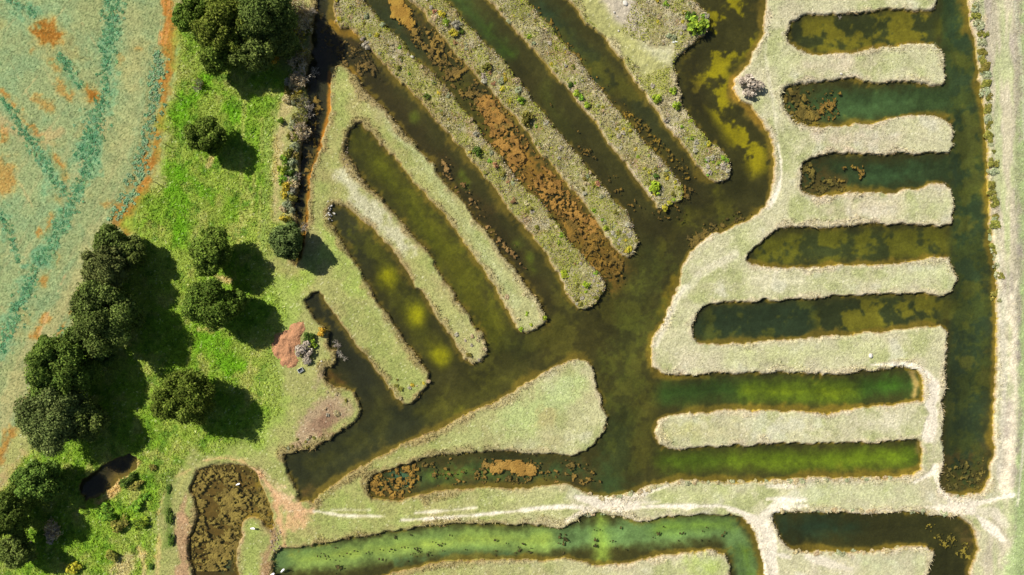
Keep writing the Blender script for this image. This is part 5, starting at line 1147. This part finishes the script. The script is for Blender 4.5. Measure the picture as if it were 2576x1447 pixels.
def sample_on(mask_fn, n):
    x = RNG.uniform(-84, 84, n); y = RNG.uniform(-49, 49, n); r, c = rc(x, y); m = mask_fn(r, c)
    return x[m], y[m], r[m], c[m]
x, y, r, c = sample_on(lambda r, c: (fd[r, c] > 0.2) & (RNG.random(len(r)) < 0.25+0.75*(CAN[r, c, 0] < 0.66)), 130000)
cl = ALBEDO[r, c]*np.array([0.95, 1.02, 0.92])*(0.7+0.55*RNG.random((len(r), 1)))
rosette_stuff(np.stack([x, y, Z[r, c]], -1), 0.05+0.09*RNG.random(len(x)), cl, 'crop_seedlings', 'thin low seedlings covering the sage green field')

HEAP = sdf(PL('682,868 690,850 705,838 725,832 742,815 762,812 768,830 752,850 744,880 748,905 742,918 728,926 712,920 705,902 690,892'), 3.0, GX, GY)
# ------------------------------------------------------------------ grass blades and dry scrub litter
def tufts(mask_fn, n, hgt, wid, name, label, tint=(1, 1, 1), bright=(0.7, 0.6), lean=0.5):
    x, y, r, c = sample_on(lambda r, c: mask_fn(r, c) & (HEAP[r, c] < 0.1), n); k = len(x)
    a = RNG.random(k)*6.28; w = wid*(0.6+0.8*RNG.random(k)); h = hgt*(0.5+RNG.random(k))*(1.0 if name != 'rim_grass' else 0.5+0.9*sstep(0.45, 0.65, NZ7[r, c]))
    d = np.stack([np.cos(a), np.sin(a)], -1); la = RNG.random(k)*6.28; ll = lean*h*(0.4+RNG.random(k))
    z = Z[r, c]-0.02
    p0 = np.stack([x-d[:, 0]*w, y-d[:, 1]*w, z], -1); p1 = np.stack([x+d[:, 0]*w, y+d[:, 1]*w, z], -1)
    p2 = np.stack([x+np.cos(la)*ll, y+np.sin(la)*ll, z+h], -1)
    V = np.stack([p0, p1, p2], 1).reshape(-1, 3); F = np.arange(k*3).reshape(-1, 3)
    col = ALBEDO[r, c]*np.array(tint)*(bright[0]+bright[1]*RNG.random((k, 1)))
    return add(name, mesh_data(name, V, F, np.repeat(col, 3, axis=0)), M_TUFT, label=label, kind='stuff')
tufts(lambda r, c: (mm[r, c] > 0.4) & (D[r, c] < -0.1) & (fd[r, c] < 0), 700000, 0.16, 0.09, 'meadow_grass', 'lush blades and weeds of the bright green meadow', (1.10, 1.04, 0.9), (1.05, 0.6), 1.7)
tufts(lambda r, c: (mm[r, c] <= 0.4) & (np.abs(GX[r, c]) < 84) & (D[r, c] < -0.05) & (fd[r, c] < 0) & (scr[r, c] < 0.5) & (RUT[r, c] < 0.3), 380000, 0.10, 0.06, 'bank_grass', 'short grazed grass on the pale banks', (1.0, 1.0, 0.96), (0.9, 0.4), 1.6)
tufts(lambda r, c: (edge[r, c] > 0.35) & (D[r, c] < 0.02) & (fd[r, c] < 0), 330000, 0.20, 0.07, 'rim_grass', 'straw-coloured grass fringing the water along every bank', (1.02, 1.02, 0.94), (0.95, 0.6), 1.3)
# dry scrub litter: leaf cards hugging the four scrub banks
x, y, r, c = sample_on(lambda r, c: (land_f[r, c] > 0.0) & (dkeep[r, c]*scr[r, c] > 0.5) & (D[r, c] < 0.05), 900000)
k = len(x); hn = fbm(x, y, 1.4, 3, 991)
P = np.stack([x, y, Z[r, c]+RNG.random(k)*(0.06+1.5*np.clip(hn-0.42, 0, 1))], -1)
Nn = RNG.normal(size=(k, 3)); Nn[:, 2] = np.abs(Nn[:, 2])+0.6
V, F = quads_at(P, Nn, 0.05+0.09*RNG.random(k), 0.7)
pal = np.array([ALB(204, 190, 146), ALB(186, 174, 112), ALB(214, 206, 178), ALB(166, 164, 84), ALB(188, 182, 160), ALB(174, 142, 100), ALB(170, 180, 66)])*1.25
ii = np.clip(((fbm(x, y, 2.2, 3, 995)*1.9-0.45)*7+RNG.normal(size=k)*1.3), 0, 6).astype(int)
gr = fbm(x, y, 2.6, 4, 1005)+0.06*RNG.normal(size=k); ii = np.where(gr > 0.55, 6, np.where(gr > 0.50, 3, ii))
cl = pal[ii]*(0.7+0.6*RNG.random((k, 1)))
add('dry_scrub', mesh_data('dry_scrub', V, F, np.repeat(cl, 4, axis=0)), M_SHRUB, label='tangled dry grass and low scrub covering the four long banks', kind='stuff')

# ------------------------------------------------------------------ spoil heap
hp = PL("682,868 690,850 705,838 725,832 742,815 762,812 768,830 752,850 744,880 748,905 742,918 728,926 712,920 705,902 690,892")
P = np.array([G(*p) for p in hp]); xs = np.arange(P[:, 0].min()-0.3, P[:, 0].max()+0.3, 0.15); ys = np.arange(P[:, 1].min()-0.3, P[:, 1].max()+0.3, 0.15)
X, Y = np.meshgrid(xs, ys); ins = np.zeros(X.shape, bool); dist = np.full(X.shape, 9.0)
for i in range(len(P)):
    x0, y0 = P[i]; x1, y1 = P[(i+1) % len(P)]; dx, dy = x1-x0, y1-y0
    t = np.clip(((X-x0)*dx+(Y-y0)*dy)/(dx*dx+dy*dy+1e-9), 0, 1); dist = np.minimum(dist, np.hypot(X-x0-t*dx, Y-y0-t*dy))
    if y0 != y1: ins ^= ((y0 > Y) != (y1 > Y)) & (X < (x1-x0)*(Y-y0)/(y1-y0)+x0)
sd = np.where(ins, dist, -dist)+(fbm(X, Y, 1.2, 4, 41)-0.5)*1.1
gz = ground_z(X.ravel(), Y.ravel()).reshape(X.shape)
zz = gz+0.06+np.clip(sd*0.32, -0.2, 0.32)+np.where(sd > 0, (fbm(X, Y, 0.5, 2, 43)-0.5)*0.36, 0)
idx = np.arange(X.size).reshape(X.shape); q = np.stack([idx[:-1, :-1], idx[:-1, 1:], idx[1:, 1:], idx[1:, :-1]], -1)[np.maximum(sd[:-1, :-1], sd[1:, 1:]) > -0.1]
u, inv = np.unique(q, return_inverse=True)
cl = np.array(ALB(204, 150, 110))*(0.85+0.3*RNG.random((len(u), 1)))
add('spoil_heap', mesh_data('spoil_heap', np.stack([X, Y, zz], -1).reshape(-1, 3)[u], inv.reshape(-1, 4), cl, True), M_EARTH, label='low heap of orange dug earth between the meadow and the bay', cat='earth heap')

# ------------------------------------------------------------------ stones
def stone_mesh(seed):
    import bmesh
    bm = bmesh.new(); bmesh.ops.create_icosphere(bm, subdivisions=2, radius=1.0)
    rng = random.Random(seed); sx, sy, sz = rng.uniform(.8, 1.2), rng.uniform(.6, .9), rng.uniform(.45, .7)
    for v in bm.verts:
        k = 1+0.22*(float(vnoise(np.array([v.co.x*1.7+seed]), np.array([v.co.y*1.7+v.co.z]), seed)[0])-0.5)*2
        v.co = Vector((v.co.x*sx*k, v.co.y*sy*k, v.co.z*sz*k))
    me = bpy.data.meshes.new('stone'); bm.to_mesh(me); bm.free(); me.materials.append(M_STONE)
    return me
STN = [stone_mesh(i) for i in range(5)]
M_RUBBLE = flat_mat('tan rubble', (0.26, 0.20, 0.14), 0.9, 0.3, 4.0, 0.6)
STN2 = []
for m_ in STN:
    c_ = m_.copy(); c_.materials.clear(); c_.materials.append(M_RUBBLE); STN2.append(c_)
def stone(px, py, r, label, group=None):
    gx_, gy_ = G(px, py)
    o = bpy.data.objects.new('stone', random.choice(STN2 if 'tan' in label or 'rim of the olive' in label else STN)); COL.objects.link(o); R = r/PX
    o.location = (gx_, gy_, max(WL-0.05, float(ground_z(np.array([gx_]), np.array([gy_]))[0]))+R*0.25); o.scale = (R, R, R); o.rotation_euler = (random.uniform(-.2, .2), random.uniform(-.2, .2), random.uniform(0, 6.28))
    return tag(o, label, 'stone', group)
stone(1037, 143, 4.2, 'white stone on the leftmost scrub bank'); stone(840, 537, 3.0, 'single stone in the water at the end of the left pond'); stone(809, 909, 2.6, 'white stone on the grass right of the spoil heap')
stone(2190, 895, 7, 'grey stone slab on the lowest tooth bank'); stone(1573, 8, 7, 'white rubble lump on bare ground at the top edge'); stone(1545, 32, 3, 'white stone on the lawn head beside the bare ground'); stone(1553, 42, 2.5, 'small white stone below the one on the lawn head')
stone(1556, 78, 2.5, 'white stone lower on the lawn head'); stone(2116, 186, 4, 'white stone on the topmost whole tooth bank')
for k in range(26):
    stone(random.gauss(828, 4), random.gauss(538, 11), random.uniform(1.6, 3.0), 'white rubble stone in the pile at the head of the left pond', 'rubble at the head of the left pond')
for k in range(14):
    stone(random.gauss(868, 3), random.gauss(392, 16), random.uniform(1.2, 2.2), 'pale stone on the left rim of the olive pond', 'stones on the rim of the olive pond')
for k in range(30):
    stone(random.gauss(692, 8), random.gauss(1358, 14), random.uniform(1.5, 2.8), 'tan rubble stone on the dam between the brown pond and the lower canal', 'rubble on the dam')

# ------------------------------------------------------------------ fence posts along the field edge
for i, (px, py) in enumerate(((470, 123), (446, 243), (432, 300), (394, 460), (367, 548), (420, 365))):
    gx_, gy_ = G(px, py); z = float(ground_z(np.array([gx_]), np.array([gy_]))[0])
    V, F = tubes([((0, 0, -0.2), (0.01, 0.01, 1.0), 0.06, 0.05), ((0.01, 0.01, 1.0), (0.01, 0.01, 1.06), 0.05, 0.015)], 7)
    add('fence_post', mesh_data('fence_post', V, F), M_POST, label='%s wooden fence post from the top along the field edge' % ['topmost', 'second', 'third', 'fifth', 'lowest', 'fourth'][i], cat='post', group='fence posts along the field', loc=(gx_, gy_, z))

# ------------------------------------------------------------------ egrets
def egret(px, py, rz, label, pose='stand', s=1.0):
    gx_, gy_ = G(px, py); zg = float(ground_z(np.array([gx_]), np.array([gy_]))[0]); z = max(zg, WL-0.1) if pose == 'stand' else WL
    lift = 0.32 if pose == 'stand' else 0.03
    spine = [(-0.42, 0, .02, .012, .03), (-0.32, 0, .04, .05, .03), (-0.18, 0, .07, .10, .085), (0.0, 0, .09, .125, .12), (0.12, 0, .11, .105, .11), (0.21, 0, .17, .06, .065), (0.24, 0, .27, .035, .035), (0.20, 0, .37, .028, .028),
             (0.22, 0, .46, .028, .028), (0.29, 0, .50, .036, .036), (0.35, 0, .49, .026, .024), (0.38, 0, .485, .012, .011)]
    nS = 10; V = []; F = []
    for i, (x, y, zz, ry, rr) in enumerate(spine):
        a = spine[max(0, i-1)]; b = spine[min(len(spine)-1, i+1)]; d = Vector((b[0]-a[0], 0, b[2]-a[2])).normalized(); up = Vector((-d.z, 0, d.x))
        for k in range(nS):
            t = 2*math.pi*k/nS; p = Vector((x, 0, zz+lift))+up*math.sin(t)*rr+Vector((0, 1, 0))*math.cos(t)*ry
            V.append(tuple(p))
    for i in range(len(spine)-1):
        for k in range(nS): F.append([i*nS+k, i*nS+(k+1) % nS, (i+1)*nS+(k+1) % nS, (i+1)*nS+k])
    root = empty('egret', (gx_, gy_, z), label, 'bird', None, rz); root.scale = (s, s, s)
    add('body', mesh_data('body', np.array(V), np.array(F), None, True), M_WHITE, root)
    V, F = tubes([((0.375, 0, .485+lift), (0.49, 0, .46+lift), .013, .002)], 6); add('beak', mesh_data('beak', V, F), M_BEAK, root)
    if pose == 'stand':
        for sgn in (-1, 1):
            V, F = tubes([((0.02, sgn*.04, .05+lift), (-0.02, sgn*.045, .18), .012, .009), ((-0.02, sgn*.045, .18), (0.01, sgn*.05, 0.0), .009, .009), ((0.01, sgn*.05, 0.005), (0.10, sgn*.06, 0.0), .008, .004)], 5)
            add('leg', mesh_data('leg', V, F), M_LEG, root)
    for sgn in (-1, 1):
        W = [];
        for i in range(7):
            t = i/6.0; x = 0.16-0.56*t; w = 0.10*math.sin(math.pi*min(1, 0.25+0.75*t))*(1-0.55*t)+0.012
            for kz in (-1, 1): W.append((x, sgn*(0.075+0.05*math.sin(math.pi*min(1, t+.2))*(1-t)), lift+0.12-0.06*t+kz*w*0.5))
        Wf = [[2*i, 2*i+1, 2*i+3, 2*i+2] for i in range(6)]
        m = mesh_data('wing', np.array(W), np.array(Wf), None, True); o = add('wing', m, M_WHITE, root)
        md_ = o.modifiers.new('thickness', 'SOLIDIFY'); md_.thickness = 0.02
    return root
egret(600, 1218, 0.4, 'white egret wading in the brown weed pond', s=1.15)
egret(711, 1436, 0.75, 'white waterbird on the green water at the left end of the lower canal', 'swim', 1.35)
egret(687, 1444, 0.5, 'white waterbird at the bottom edge on the bank corner of the lower canal', 'stand', 1.3)
egret(640, 1327, 0.05, 'white egret on the grassy tongue beside the brown pond', s=1.2)

# ------------------------------------------------------------------ small left-behind things
def tub(px, py, label, rz):
    gx_, gy_ = G(px, py); root = empty('plastic_crate', (gx_, gy_, float(ground_z(np.array([gx_]), np.array([gy_]))[0])+0.02), label, 'crate', None, rz)
    L, W, H, T = .42, .30, .32, .025
    def box(x0, y0, z0, x1, y1, z1):
        V = np.array([(x, y, z) for z in (z0, z1) for y in (y0, y1) for x in (x0, x1)], float)
        return V, np.array([[0, 2, 3, 1], [4, 5, 7, 6], [0, 1, 5, 4], [2, 6, 7, 3], [0, 4, 6, 2], [1, 3, 7, 5]])
    for (b, nm, mt) in ((box(-L, -W, 0, L, W, T), 'base', M_DARK), (box(-L, -W, T, -L+T, W, H), 'side', M_PLASTIC), (box(L-T, -W, T, L, W, H), 'side', M_PLASTIC), (box(-L+T, -W, T, L-T, -W+T, H), 'side', M_PLASTIC), (box(-L+T, W-T, T, L-T, W, H), 'side', M_PLASTIC)):
        add(nm, mesh_data(nm, *b), mt, root)
tub(757, 931, 'open white crate on the grass below the spoil heap', 0.5)
gx_, gy_ = G(1697, 107)
V, F = tubes([((-.35, 0, .06), (-.05, .05, .10), .12, .16), ((-.05, .05, .10), (.4, .02, .05), .16, .06)], 6)
add('plastic_sheet', mesh_data('plastic_sheet', V*np.array([1, 1.4, .5]), F, None, True), M_PLASTIC, label='crumpled pale plastic on the lawn-headed bank by the lagoon', cat='litter', loc=(gx_, gy_, float(ground_z(np.array([gx_]), np.array([gy_]))[0])))
